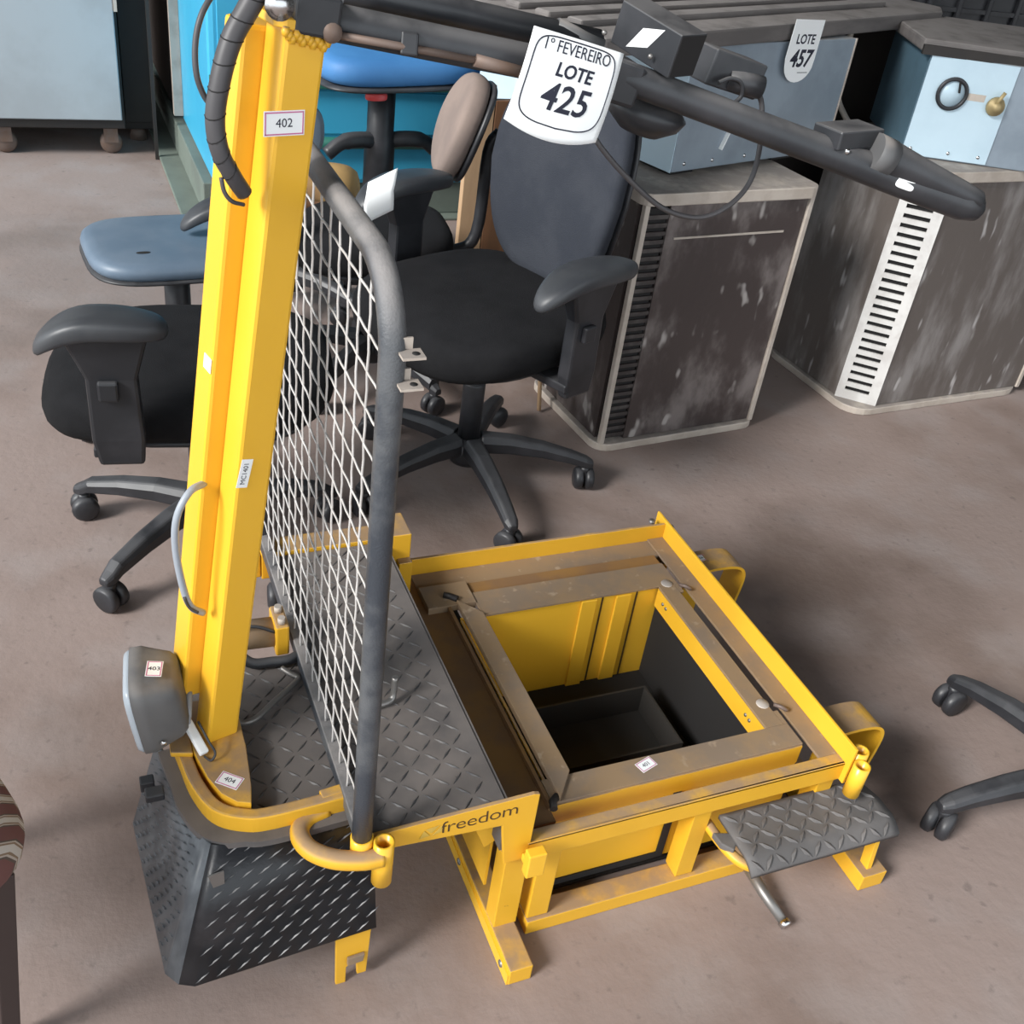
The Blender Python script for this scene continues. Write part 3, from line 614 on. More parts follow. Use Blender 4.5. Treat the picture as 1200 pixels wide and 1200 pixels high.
# --- tiller
ty = 1.005
A0, A1 = Vector((0.2226, 1.0050, 1.2075)), Vector((0.5327, 0.9950, 1.1666))
tl = P('tiller', MB().tube([A0.lerp(A1,i/6) for i in range(7)], 0.0165, 18), BLKT, label='black tubular tiller with handlebar grips')
B0, B1 = Vector((0.3013, 1.0450, 1.2210)), Vector((0.5331, 1.0350, 1.1898))
P('upper_tube', MB().tube([B0.lerp(Vector((0.2689, 1.0450, 1.2234)),1), B0, B1], 0.0145, 16), BLKT, tl)
P('pivot_block', MB().bar((0.2135, 1.0050, 1.2140),(0.2531, 1.0050, 1.2091),0.05,0.034), BLKP, tl, bevel=0.003)
P('pivot_bolt', MB().lathe([(0,0.006),(0.009,0.006),(0.0095,0.003),(0.0125,0.003),(0.0125,0)],18,frame((0.1978, 0.9750, 1.2204),(1,0,0),(0,0,1))), CHROME, tl)
C0, C1 = Vector((0.2500, 0.9850, 1.1970)), Vector((0.3820, 0.9850, 1.1812)); C2 = Vector((0.4503, 0.9850, 1.1689))
P('gas_spring', MB().tube([C0,C1],0.0036,10), RUST, tl)
P('spring_sleeve', MB().tube([C1,C2],0.0062,12), RUST, tl)
P('rod_end', MB().lathe([(0,-0.005),(0.008,-0.005),(0.0095,0),(0.008,0.005),(0,0.005)],14,frame((0.2456, 0.9830, 1.1993),(1,0,0),(0,0,1))), RUST, tl)
P('rod_clamp', MB().bar(Vector((0.3196, 0.9900, 1.2011)),Vector((0.3178, 0.9850, 1.1818)),0.016,0.014), BLKP, tl, bevel=0.002)
# handle head
hd = Vector((0.5346, 0.9950, 1.1715))
D0 = Vector((0.5196, 0.9900, 1.1771)); D1 = Vector((0.9885, 0.9000, 1.0591))
har = [D0.lerp(D1,t) for t in (0,0.1,0.3,0.55,0.8,0.94,0.985,1.0)]
P('handle_arm', MB().tube(har, [0.0155,0.0155,0.0155,0.0165,0.0185,0.0185,0.014,0.006], 18), BLKT, tl)
G0, G1 = Vector((0.8430, 0.9250, 1.1130)), Vector((0.9819, 0.8980, 1.0689))
P('throttle_grip', MB().tube([G0.lerp(G1,t) for t in (0,0.05,0.1,0.3,0.7,0.78,0.95,1)], [0.0185,0.0195,0.0195,0.0175,0.0145,0.0140,0.012,0.006], 18), BLKT, tl)
P('grip_collar', MB().tube([G0-(G1-G0)*0.10, G0+(G1-G0)*0.06], 0.0205, 20), LAMPG, tl)
P('throttle_block', MB().bar((0.7727, 0.9400, 1.1287),(0.8413, 0.9550, 1.1288),0.04,0.020), BLKT, tl, bevel=0.002)
P('throttle_screw', MB().lathe([(0,0.004),(0.0035,0.003),(0.0035,0)],8,frame((0.7926, 0.9250, 1.1181),(1,0,0),(0,0,1))), CHROME, tl)
tcv = Vector((-0.66,-0.71,0.23)).normalized(); tq = D0.lerp(D1,0.775)
P('tape', MB().cushion(0.0125,0.0075,0.0014,p=5,n=20,M=frame(tq+tcv*0.0200, D1-D0, tcv.cross(D1-D0))), PAPER, tl)
cf, ck = Vector((0.5922, 0.9550, 1.1992)), Vector((0.5628, 1.0300, 1.2148))
cb = frame((cf+ck)/2, cf-ck, Vector((0,0,1)).cross(cf-ck)); hL = (cf-ck).length/2
ctl = P('control_box', MB().box((-hL,-0.020,-0.021),(hL,0.020,0.021),cb), BLKT, V, bevel=0.0012)
P('box_opening', MB().box((hL,-0.0185,-0.0195),(hL+0.0004,0.0185,0.0195),cb), DARK, ctl)
P('sticker', MB().prism([(-0.026,-0.014),(0.000,-0.004),(0.014,0.019),(-0.012,0.010)],0.0,0.0004,cb @ Matrix.Translation((0.006,-0.0201,-0.002)) @ Matrix.Rotation(math.pi/2,4,'X')), PAPER, ctl)
for q in ((0.5048, 0.9700, 1.2138), (0.5592, 0.9700, 1.1945), (0.5778, 0.9700, 1.1807)):
    P('box_screw', MB().lathe([(0,0.003),(0.0022,0.0025),(0.0026,0)],8,frame(q,(1,0,0),(0,0,1))), STEEL, ctl)
P('head_clamp', MB().bar((0.5100, 1.0000, 1.1727),(0.5578, 0.9950, 1.1624),0.052,0.040), BLKP, tl, bevel=0.004)
P('small_cylinder', MB().tube([(0.4846, 1.0350, 1.2052),(0.5332, 1.0250, 1.1896)],0.008,12), LAMPG, tl)
P('bellows', MB().lathe([(0,-0.034),(0.022,-0.030),(0.040,-0.012),(0.046,0.006),(0.036,0.018),(0.020,0.024),(0,0.026)],18,frame((0.6031, 1.0350, 1.1236),(1,0,-0.2),(0.1,1,0)) @ Matrix.Scale(0.7,4,(0,0,1))), BLKT, tl)
P('far_grip_block', MB().bar((0.6854, 1.0750, 1.1693),(0.7556, 1.0750, 1.1534),0.045,0.038), BLKT, tl, bevel=0.002)
P('far_grip', MB().pipe((0.7135, 1.0600, 1.1559),(0.7546, 1.0500, 1.1496),0.0125,0.009), BLKT, tl)
P('lever_ring', MB().tube(cat_rom([(0.6937, 1.0450, 1.1546),(0.7078, 1.0450, 1.1595),(0.7224, 1.0450, 1.1554),(0.7274, 1.0450, 1.1419),(0.7177, 1.0450, 1.1324),(0.7048, 1.0450, 1.1303)],5),0.0025,8), BLKT, tl)
P('handle_cable', MB().tube(cat_rom([(0.7520, 1.0500, 1.1467),(0.7597, 1.0450, 1.1258),(0.7549, 1.0250, 1.0839),(0.7434, 1.0150, 1.0498),(0.7113, 1.0050, 1.0267),(0.6761, 1.0050, 1.0172),(0.6286, 1.0050, 1.0297),(0.5784, 1.0050, 1.0633),(0.5428, 1.0050, 1.0932),(0.5228, 1.0050, 1.1149)],6),0.0030,8), CONDUIT, tl)

# --- lot card hanging on the tiller
c_tl, c_tr, c_bl = Vector((0.4282, 0.9620, 1.2179)), Vector((0.5253, 0.9620, 1.1974)), Vector((0.3991, 0.9450, 1.1407))
cw = (c_tr-c_tl).length; chh = (c_tl-c_bl).length
CM = frame((c_tl+c_tr)/2, c_tr-c_tl, c_tl-c_bl)
card = thing('lot_card', 'white lot card reading LOTE 425 hung over the black tiller', 'tag', (c_tl+c_tr)/2, baked=True)
def card_pt(u, v):
    x = (u-0.5)*cw*(1.0+0.03*v) - 0.09*cw*v; yy = -v*chh*(1.0 + 0.17*(1-(2*u-1)**2)*max(0,v-0.3))
    z = 0.004*math.sin(v*3.0) + 0.003*(1-(2*u-1)**2)
    return CM @ Vector((x, yy, z)), CM.to_3x3() @ Vector((0,0,1))
obj('paper', MB().sheet(card_pt, 20, 20, 0.0008), PAPER, card)
def on_card(x, y, up=0.0005): # fractions from the top centre
    p, n = card_pt(0.5+x, y); return p + n*up
def card_text(body, cx, cy, size, bold, shear, sx):
    o = text('lettering', body, size, Matrix.Translation((cx*cw, -cy*chh, 0)), INK, card, bold=bold, shear=shear, sx=sx)
    off = OFF[card.name]
    for v in o.data.vertices:                        # lay the print on the bent paper
        q = v.co + off; p, n = card_pt(0.5+q.x/cw, -q.y/chh); v.co = p + n*(0.0006+q.z) - off
    return o
card_text('1º FEVEREIRO', 0.0, 0.135, cw*0.155, 0.0, 0.0, 0.80)
card_text('LOTE', 0.02, 0.36, cw*0.165, 0.0004, 0.1, 1.0)
card_text('425', 0.01, 0.63, cw*0.31, 0.0004, 0.1, 1.12)
bd = []
for i in range(64):
    a = 2*math.pi*i/64; c, d = math.cos(a), math.sin(a); e = 2/6.0
    bd.append(on_card(0.44*math.copysign(abs(c)**e,c), 0.46-0.42*math.copysign(abs(d)**e,d)))
obj('printed_border', MB().tube(bd, 0.0007, 5, closed=True), INK, card)

# ------------------------------------------------------------------ office chairs
def star_base(t, R=0.29, rot=0.0, skip=()):
    obj('hub', MB().lathe([(0.0,0.06),(0.040,0.06),(0.046,0.075),(0.046,0.115),(0.034,0.125),(0.0,0.125)],20), BLKP, t)
    for k in range(5):
        if k in skip: continue
        a = rot+2*math.pi*k/5; c, s_ = math.cos(a), math.sin(a)
        leg = MB(); secs = [(0.03,0.112,0.030,0.030),(0.10,0.112,0.027,0.028),(0.18,0.103,0.024,0.024),(0.25,0.088,0.021,0.020),(R,0.076,0.019,0.018),(R+0.018,0.070,0.012,0.012)]
        vs_, fs = [], []
        for r,z,w,h in secs:
            for (b,d) in ((-1,-1),(1,-1),(1,0.3),(0.6,1),(-0.6,1),(-1,0.3)):
                y_ = b*w*0.85; vs_.append((c*r-s_*y_, s_*r+c*y_, z+d*h*0.7))
        for i in range(len(secs)-1):
            for q in range(6):
                l = (q+1)%6; fs.append((i*6+q,i*6+l,i*6+6+l,i*6+6+q))
        fs += [tuple(range(5,-1,-1)), tuple((len(secs)-1)*6+q for q in range(6))]
        leg.add(vs_, fs, False); lo = obj('leg', leg, BLKP, t, bevel=0.004)
        ca = a+0.6+k; M = Matrix.Translation((c*R,s_*R,0.028)) @ Matrix.Rotation(ca,4,'Z') @ Matrix.Rotation(math.pi/2,4,'X')
        cs = MB()
        for zz in (-0.024,0.002): cs.lathe([(0,zz),(0.020,zz),(0.027,zz+0.005),(0.028,zz+0.011),(0.027,zz+0.019),(0.022,zz+0.022),(0,zz+0.022)],18,M)
        cs.lathe([(0.0,0.045),(0.012,0.045),(0.012,0.062),(0,0.062)],12,Matrix.Translation((c*R,s_*R,0)))
        cs.box((-0.012,-0.006,0.0),(0.012,0.024,0.0035),M)
        obj('caster', cs, BLKP, lo)
def column(t, z0, z1, r=0.026):
    obj('column', MB().lathe([(0,z0),(r,z0),(r,z0+(z1-z0)*0.6),(r*0.95,z0+(z1-z0)*0.62),(0.0,z0+(z1-z0)*0.62)],20), BLKP, t)
    obj('gas_lift', MB().lathe([(0,z0+(z1-z0)*0.6),(0.014,z0+(z1-z0)*0.6),(0.014,z1),(0,z1)],16), CHROME, t)
def arm(t, side, y_off, ztop, x0=0.02, L=0.27, m=None):
    def wp(p):
        q = Vector(p); d = max(0, q.x/L*2-0.0); q.z -= 0.045*max(0,(q.x/(L/2)))**2.4 + 0.010*max(0,-q.x/(L/2))**2; return q
    a = obj('armrest', MB().cushion(L/2,0.042,0.034,p=2.4,n=40,M=Matrix.Translation((x0,side*y_off,ztop-0.034)),warp=wp), m or ARMP, t)
    up = MB(); y0 = side*y_off
    vs_ = []
    for (z,xa,xb,w) in ((0.37,-0.050,0.022,0.013),(0.42,-0.054,0.030,0.016),(ztop-0.11,-0.050,0.030,0.016),(ztop-0.03,-0.072,0.060,0.022)):
        vs_ += [(x0+xa,y0-w,z),(x0+xb,y0-w,z),(x0+xb,y0+w,z),(x0+xa,y0+w,z)]
    fs = [(3,2,1,0),(12,13,14,15)]
    for i in range(3):
        for q in range(4):
            l=(q+1)%4; fs.append((i*4+q,i*4+l,i*4+4+l,i*4+4+q))
    up.add(vs_, fs); obj('arm_post', up, BLKP, t, bevel=0.006)
    obj('arm_knob', MB().box((x0-0.02,y0+side*0.015,0.50),(x0+0.012,y0+side*0.028,0.535)), BLKP, t, bevel=0.004)
    obj('arm_strut', MB().bar((x0,side*0.10,0.385),(x0,side*(y_off+0.012),0.395),0.06,0.018), BLKP, t, bevel=0.003)
def seat(t, m, z=0.405, rx=0.235, ry=0.24, th=0.085, p=3.0):
    def wp(q):
        q = Vector(q); q.z -= 0.03*max(0,q.x/rx)**3 - 0.012*max(0,-q.x/rx)**2; return q
    obj('seat', MB().cushion(rx,ry,th,p=p,n=48,M=Matrix.Translation((0.01,0,z)),warp=wp), m, t)
    obj('seat_pan', MB().cushion(rx*0.86,ry*0.86,0.022,p=3,n=36,M=Matrix.Translation((0.01,0,z-0.02))), BLKP, t)
    obj('mechanism', MB().box((-0.10,-0.07,z-0.065),(0.09,0.07,z-0.018)), BLKP, t, bevel=0.008)
def backrest(t, m, x=-0.235, z0=0.50, z1=0.93, w=0.21, tilt=0.12, shell=True, th=0.055, p=3.2):
    h = (z1-z0)/2
    def wp(q):
        q = Vector(q); taper = 1.0-0.16*max(0,-q.x/h)-0.10*max(0,q.x/h)**2
        q.y *= taper; q.z += 0.9*q.y*q.y - 0.25*(q.x)**2; return q
    M = Matrix.Translation((x,0,(z0+z1)/2)) @ Matrix.Rotation(-tilt,4,'Y') @ Matrix(((0,0,1,0),(0,1,0,0),(1,0,0,0),(0,0,0,1)))
    obj('backrest', MB().cushion(h,w,th,p=p,n=48,M=M,warp=wp), m, t)
    if shell:
        obj('back_shell', MB().cushion(h*0.97,w*0.98,0.02,p=p,n=48,M=M @ Matrix.Translation((0,0,-0.018)),warp=wp), BLKP, t)
    obj('back_stay', MB().tube(cat_rom([(-0.06,0,0.37),(-0.20,0,0.37),(x-0.045,0,0.42),(x-0.055,0,z0+0.08),(x-0.06-h*0.5*tilt,0,z0+h)],5),0.016,10), BLKP, t)

# centre chair: faces left, back to the right
t = thing('office_chair', 'black office chair with charcoal backrest beside the brown units, right of the mesh guard', 'chair', (0.845,1.985,0), math.radians(201.5), group='swivel office chairs')
star_base(t, 0.29, math.radians(-90-201.5)); column(t, 0.12, 0.36); seat(t, FAB, rx=0.245, ry=0.25)
arm(t, 1, 0.285, 0.655, 0.005); arm(t, -1, 0.285, 0.655, 0.005); backrest(t, FABG, x=-0.225, z0=0.47, z1=0.93, w=0.188)
# left chair: backless
t = thing('office_chair', 'backless black office chair with a single raised armrest, left of the yellow mast', 'chair', (0.222,1.868,0), math.radians(172), group='swivel office chairs')
star_base(t, 0.268, math.radians(149-172)); column(t, 0.12, 0.36); seat(t, FAB, rx=0.265, ry=0.225, z=0.365, th=0.09)
arm(t, 1, 0.262, 0.645, 0.138, L=0.205)
# blue-grey stool behind it
t = thing('swivel_stool', 'blue grey padded swivel seat behind the backless black chair', 'stool', (0.255,2.46,0), math.radians(185), group='swivel stools')
star_base(t, 0.27, 0.5); obj('column', MB().lathe([(0,0.12),(0.030,0.12),(0.030,0.39),(0,0.39)],20), BLKP, t)
obj('seat', MB().cushion(0.20,0.165,0.045,p=3.6,n=48,M=Matrix.Translation((0.0,0,0.395))), BLUEG, t)
obj('seat_edge', MB().cushion(0.203,0.168,0.014,p=3.6,n=48,M=Matrix.Translation((0.0,0,0.390))), BLKP, t)
obj('seat_mark', MB().cushion(0.016,0.006,0.0012,p=2,n=16,M=Matrix.Translation((0.085,0.085,0.4405))), DARK, t)
def wpa(q):
    q = Vector(q); q.z -= 0.05*max(0,q.x/0.12)**2.2; return q
obj('armrest', MB().cushion(0.12,0.038,0.030,p=2.4,n=36,M=Matrix.Translation((-0.135,-0.0,0.495)) @ Matrix.Rotation(0.0,4,'Z'),warp=wpa), ARMP, t)
obj('arm_post', MB().bar((-0.17,0,0.42),(-0.17,0,0.50),0.03,0.05,(1,0,0)), BLKP, t, bevel=0.005)
# blue stool in front of the teal container
t = thing('swivel_stool', 'bright blue padded stool on a tall black column before the teal container', 'stool', (1.01,3.38,0), math.radians(6), group='swivel stools')
star_base(t, 0.25, 0.2)
obj('column', MB().lathe([(0,0.12),(0.050,0.12),(0.050,0.40),(0.044,0.42),(0.044,0.60),(0,0.60)],24), BLKP, t)
def wps(q):
    q = Vector(q); q.z += 0.04*q.x*q.x; return q
obj('seat', MB().cushion(0.27,0.20,0.085,p=4.5,n=48,M=Matrix.Translation((0.03,0,0.60)) @ Matrix.Rotation(math.radians(-2),4,'Y'),warp=wps), BLUEV, t)
obj('seat_edge', MB().cushion(0.273,0.203,0.018,p=4.5,n=48,M=Matrix.Translation((0.03,0,0.588)) @ Matrix.Rotation(math.radians(-2),4,'Y'),warp=wps), BLKP, t)
obj('lever_knob', MB().cushion(0.035,0.018,0.022,p=2.2,n=20,M=Matrix.Translation((-0.085,-0.16,0.560))), REDP, t)
obj('lever', MB().tube([(0,0,0.585),(-0.085,-0.15,0.572)],0.005,8), STEEL, t)
for sgn in (-1,1):
    obj('foot_bracket', MB().tube(cat_rom([(0.0,0,0.385),(sgn*0.07,-0.02,0.40),(sgn*0.14,-0.03,0.395),(sgn*0.19,-0.03,0.36)],5),[0.026]*10+[0.022]*6,12), BLKP, t)
# brown-backed chair behind
t = thing('office_chair', 'office chair with a brown fabric backrest in a black shell before the boards', 'chair', (0.76,2.53,0), math.radians(172), group='swivel office chairs')
star_base(t, 0.25, 0.9); column(t, 0.12, 0.36); seat(t, FAB, z=0.36, rx=0.20, ry=0.19)
backrest(t, BRNF, x=-0.215, z0=0.55, z1=0.81, w=0.108, tilt=0.32, p=2.4)
obj('back_knob', MB().lathe([(0,0.03),(0.028,0.028),(0.030,0.0),(0,0.0)],16,Matrix.Translation((-0.30,0.05,0.66)) @ Matrix.Rotation(-math.pi/2,4,'Y')), BLKP, t)
# chair with torn cushion seen over the guard
t = thing('task_chair', 'task chair with a torn tan foam seat and grey backrest seen over the mesh guard', 'chair', (0.64,3.01,0), math.radians(75))
star_base(t, 0.19, 0.3); column(t, 0.12, 0.32)
obj('seat', MB().cushion(0.16,0.14,0.12,p=4,n=40,M=Matrix.Translation((0.0,-0.06,0.30)) @ Matrix.Rotation(0.5,4,'Y')), FOAM, t)
obj('seat_cover', MB().cushion(0.152,0.132,0.07,p=4,n=40,M=Matrix.Translation((0.0,-0.06,0.28)) @ Matrix.Rotation(0.5,4,'Y')), WOODD, t)
obj('backrest', MB().cushion(0.085,0.075,0.03,p=2.6,n=36,M=Matrix.Translation((-0.03,-0.02,0.53)) @ Matrix.Rotation(math.radians(75),4,'Y')), BLUEG, t)
obj('back_stay', MB().tube([(0,0.05,0.30),(-0.04,0.10,0.42),(-0.02,-0.01,0.52)],0.012,8), BLKP, t)
# chair base at the right edge of the view
t = thing('office_chair', 'office chair at the right edge with only two black star legs in view', 'chair', (1.565,0.735,0), math.radians(0), group='swivel office chairs')
star_base(t, 0.285, math.radians(172)); column(t, 0.12, 0.36)
seat(t, FAB, rx=0.215, ry=0.215)
# striped chair at the left edge
t = thing('side_chair', 'side chair with a striped brown seat and dark square legs at the left edge', 'chair', (-0.386,0.885,0), math.radians(25))
STR = mat('striped_fabric', (0.20,0.07,0.06), 0.9)
def stripes(m):
    nt=m.node_tree; N=nt.nodes; L=nt.links; b=N['Principled BSDF']
    tc=N.new('ShaderNodeTexCoord'); w=N.new('ShaderNodeTexWave'); w.wave_type='BANDS'; w.bands_direction='Y'; w.inputs['Scale'].default_value=11; w.inputs['Distortion'].default_value=3; w.inputs['Detail'].default_value=0; w.inputs['Detail Scale'].default_value=0.6
    L.new(tc.outputs['Object'],w.inputs['Vector']); r=N.new('ShaderNodeValToRGB'); L.new(w.outputs['Color'],r.inputs[0])
    r.color_ramp.interpolation='CONSTANT'; e=r.color_ramp.elements; e[0].color=(0.15,0.065,0.058,1); e[1].position=0.45; e[1].color=(0.10,0.075,0.06,1)
    for pos,c in ((0.62,(0.42,0.36,0.31,1)),(0.75,(0.22,0.15,0.10,1)),(0.88,(0.5,0.46,0.42,1))):
        q=e.new(pos); q.color=c
    L.new(r.outputs[0],b.inputs['Base Color'])
stripes(STR)
DLEG = mat('dark_brown_leg', (0.045,0.030,0.028), 0.5)
obj('seat', MB().cushion(0.235,0.22,0.07,p=5,n=44,M=Matrix.Translation((0.015,0.01,0.375))), STR, t)
for (x,y),(x2,y2) in (((0.20,-0.165),(0.175,-0.12)),((0.20,0.18),(0.20,0.20)),((-0.2,0.17),(-0.22,0.2)),((-0.2,-0.16),(-0.22,-0.18))):
    obj('leg', MB().bar((x2,y2,0),(x,y,0.38),0.024,0.024,(1,0,0)), DLEG, t, bevel=0.002)
obj('apron', MB().box((-0.19,-0.160,0.345),(0.19,-0.150,0.378)).box((-0.19,0.165,0.345),(0.19,0.175,0.378)), DLEG, t)
obj('backrest', MB().cushion(0.20,0.2,0.05,p=4,n=40,M=Matrix.Translation((-0.21,0,0.64)) @ Matrix.Rotation(math.pi/2,4,'Y')), STR, t)
obj('back_post', MB().box((-0.212,-0.17,0.38),(-0.188,-0.146,0.60)).box((-0.212,0.146,0.38),(-0.188,0.17,0.60)), DLEG, t)

# small folded tag on the centre chair's far armrest
tg = obj('paper_tag', MB().sheet(lambda u,v: (Vector((0.6280, 2.1000, 0.6584)) + Vector((0.062*(u-0.5)+0.02*(0.5-v)*(1 if v<0.5 else -0.5), -0.012*math.sin(v*3), 0.088*(0.5-v)+0.03*(u-0.5))), (0,-1,0.3)), 8, 10, 0.0008), PAPER)
tag(tg, 'small crumpled white paper tag on the front of the far armrest', 'tag')

# ------------------------------------------------------------------ condenser units
def rounded(x0,y0,x1,y1,r,n=5):
    out=[]
    for cx,cy,a in ((x1-r,y1-r,0),(x0+r,y1-r,90),(x0+r,y0+r,180),(x1-r,y0+r,270)):
        out += [(cx+r*math.cos(math.radians(a+90*i/n)), cy+r*math.sin(math.radians(a+90*i/n))) for i in range(n+1)]
    return out
def cond_unit(name, label, loc, rotz, W, D, Hh, pm, corner):
    t = thing(name, label, 'condenser', loc, rotz, group='dusty brown condenser units')
    obj('base_tray', MB().prism(rounded(-0.012,-0.012,W+0.012,D+0.012,0.075 if corner else 0.045),0,0.022), FRAMEM, t, bevel=0.003)
    obj('top_cover', MB().prism(rounded(-0.010,-0.010,W+0.010,D+0.010,0.075 if corner else 0.03),Hh-0.03,Hh), FRAMEM, t, bevel=0.003)
    obj('core', MB().prism([(0.02,0.125 if corner else 0.02),(0.125 if corner else 0.021,0.02),(W-0.02,0.02),(W-0.02,D-0.02),(0.02,D-0.02)],0.022,Hh-0.03), DARK, t)
    if not corner:
        obj('front_panel', MB().box((0.075,0.003,0.024),(W-0.016,0.012,Hh-0.032)), pm, t, bevel=0.001)
        obj('panel_crease', MB().box((0.10,0.0005,Hh-0.115),(W-0.07,0.0032,Hh-0.110)), FRAMEM, t)
        obj('side_panel', MB().box((0.003,0.03,0.024),(0.012,D-0.02,Hh-0.032)), pm, t)
        obj('side_panel', MB().box((W-0.012,0.03,0.024),(W-0.003,D-0.02,Hh-0.032)), pm, t)
        for x in (0.0,W-0.014):
            obj('corner_post', MB().box((x,-0.003,0.02),(x+0.014,0.012,Hh-0.028)), FRAMEM, t, bevel=0.002)
        obj('slot_backing', MB().box((0.018,0.010,0.03),(0.072,0.014,Hh-0.04)), DARK, t)
        n = 30; g2 = Hh-0.10
        for i in range(n):
            z = 0.035+g2*i/(n-1)
            obj('louver', MB().box((0.018,0.004,z),(0.074,0.010,z+0.010)), LOUV, t)
    else:
        c = 0.085
        obj('front_panel', MB().box((c,0.002,0.024),(W-0.016,0.010,Hh-0.032)), pm, t)
        obj('side_panel', MB().box((0.002,c,0.024),(0.010,D-0.02,Hh-0.032)), pm, t)
        obj('side_panel', MB().box((W-0.010,0.03,0.024),(W-0.002,D-0.02,Hh-0.032)), pm, t)
        obj('corner_post', MB().box((W-0.014,-0.003,0.02),(W,0.012,Hh-0.028)), FRAMEM, t, bevel=0.002)
        F = frame((0.0,c,0.0),(c,-c,0),(0,0,1)); w = c*math.sqrt(2)
        gf = obj('corner_grille', MB().box((0,0.02,-0.004),(0.022,Hh-0.03,0.002),F).box((w-0.028,0.02,-0.004),(w,Hh-0.03,0.002),F).box((0.022,0.02,-0.004),(w-0.028,0.035,0.002),F).box((0.022,Hh-0.045,-0.004),(w-0.028,Hh-0.03,0.002),F), GRILLE, t)
        obj('grille_backing', MB().box((0.005,0.022,-0.014),(w-0.005,Hh-0.032,-0.010),F), DARK, t)
        n = 25
        for i in range(n):
            z = 0.035+(Hh-0.09)*i/(n-1)
            obj('slat', MB().box((0.021,z-0.0,-0.004),(w-0.027,z+0.0145,0.0015),F), GRILLE, gf)
    return t
cond_unit('condenser_unit', 'dark brown scratched condenser unit with pale metal edges, left of the two', (1.237,2.045,0), math.radians(5), 0.50, 0.36, 0.680, ACP, False)
cond_unit('condenser_unit', 'grey brown condenser unit with white slotted corner strip, right of the two', (2.085,2.085,0), math.radians(3), 0.68, 0.42, 0.715, ACP2, True)
# rubber-like lining leaning behind the left unit and a stick
st = obj('wood_stick', MB().tube([(1.16,2.26,0.006),(1.165,2.31,0.16),(1.17,2.36,0.34)],0.006,8), WOODB); tag(st, 'thin wooden stick leaning on the left side of the dark brown unit', 'stick')

# unit with blue-grey sides standing on the left condenser
B1 = thing('metal_housing', 'blue grey sheet metal housing standing on the left brown unit', 'housing', (1.345,2.14,0.681), math.radians(17.5), group='housings on the condenser units')
obj('shell', MB().box((0,0,0.012),(0.60,0.42,0.292)), SHEET, B1, bevel=0.003)
obj('left_sheet', MB().box((-0.003,0.002,0.012),(-0.0005,0.418,0.291)), SHEETL, B1)
obj('feet', MB().box((0.02,0.02,0),(0.10,0.40,0.012)).box((0.40,0.02,0),(0.48,0.40,0.012)), DARK, B1)
for x in (0.04,0.14,0.26,0.40,0.55): obj('rivet', MB().lathe([(0,-0.003),(0.004,-0.002),(0.005,0)],8,Matrix.Translation((x,0,0.03)) @ Matrix.Rotation(-math.pi/2,4,'X')), CHROME, B1)
obj('white_stick', MB().bar((0.155,-0.004,0.055),(0.185,-0.004,0.125),0.004,0.012,(0,-1,0)), PAPER, B1)
obj('edge_trim', MB().box((0.597,-0.002,0.012),(0.602,0.003,0.292)), FRAMEM, B1)
# slab on top
S1 = thing('roof_slab', 'long dusty grey ribbed slab lying on the blue grey housing', 'slab', (1.00,1.95,0.975), math.radians(23.5))
obj('slab_body', MB().prism([(0.0,0.03),(0.03,0.0),(1.50,0.0),(1.585,0.045),(1.585,0.10),(1.45,0.62),(0.02,0.62)],0,0.038), SLAB, S1, bevel=0.006)
for k_,(y,a,b) in enumerate(((0.085,0.05,1.32),(0.165,0.04,1.25),(0.25,0.04,1.25),(0.34,0.04,1.2),(0.43,0.04,1.2),(0.52,0.04,1.2))):
    obj('slab_rib', MB().box((a,y,0.036),(b,y+0.042,0.052)), SLAB, S1, bevel=0.006)
# pale housing on the right condenser
B2 = thing('metal_housing', 'pale blue metal housing with ring hole and brass valve on the right unit', 'housing', (2.08,2.22,0.716), math.radians(-25), group='housings on the condenser units')
obj('shell', MB().box((0,0,0.0),(0.58,0.36,0.250)), SHEET, B2, bevel=0.003)
obj('front_sheet', MB().box((0.0,-0.003,0.004),(0.225,-0.0005,0.248)), SHEETL, B2)
SHD = mat('deep_blue_sheet', (0.09,0.16,0.21), 0.45, col2=(0.06,0.10,0.13), scale=5, amt=0.6)
obj('side_sheet', MB().box((-0.003,0.0,0.004),(-0.0005,0.358,0.248)), SHD, B2)
RM = Matrix.Translation((0.078,-0.0035,0.165)) @ Matrix.Rotation(math.pi/2,4,'X')
obj('ring_gasket', MB().tube([RM @ Vector((0.036*math.cos(a),0.036*math.sin(a),0.003)) for a in [2*math.pi*q/32 for q in range(32)]],0.005,10,closed=True), BLKP, B2)
obj('ring_window', MB().lathe([(0,0.0015),(0.034,0.0015),(0.034,0)],24,RM), SHEETL, B2)
obj('ring_tab', MB().bar((0.088,-0.007,0.196),(0.094,-0.007,0.170),0.004,0.008,(0,-1,0)), DARK, B2)
vb = MB(); VM = Matrix.Translation((0.195,-0.003,0.150)) @ Matrix.Rotation(math.pi/2,4,'X')
vb.lathe([(0,0.024),(0.011,0.024),(0.012,0.014),(0.022,0.012),(0.024,0.004),(0.012,0.003),(0.012,0)],16,VM).tube([(0.19,-0.018,0.153),(0.202,-0.022,0.188)],0.005,8)
obj('brass_valve', vb, BRASS, B2)
obj('paint_patch', MB().box((0.12,-0.0036,0.155),(0.165,-0.003,0.172)), FRAMEM, B2)
for x,z in ((0.02,0.02),(0.12,0.02),(0.20,0.02)): obj('rivet', MB().lathe([(0,-0.003),(0.004,-0.002),(0.005,0)],8,Matrix.Translation((x,-0.003,z)) @ Matrix.Rotation(-math.pi/2,4,'X')), CHROME, B2)
S2 = thing('roof_slab', 'short dark dusty slab lying on the pale blue housing', 'slab', (2.055,2.235,0.9675), math.radians(-22))
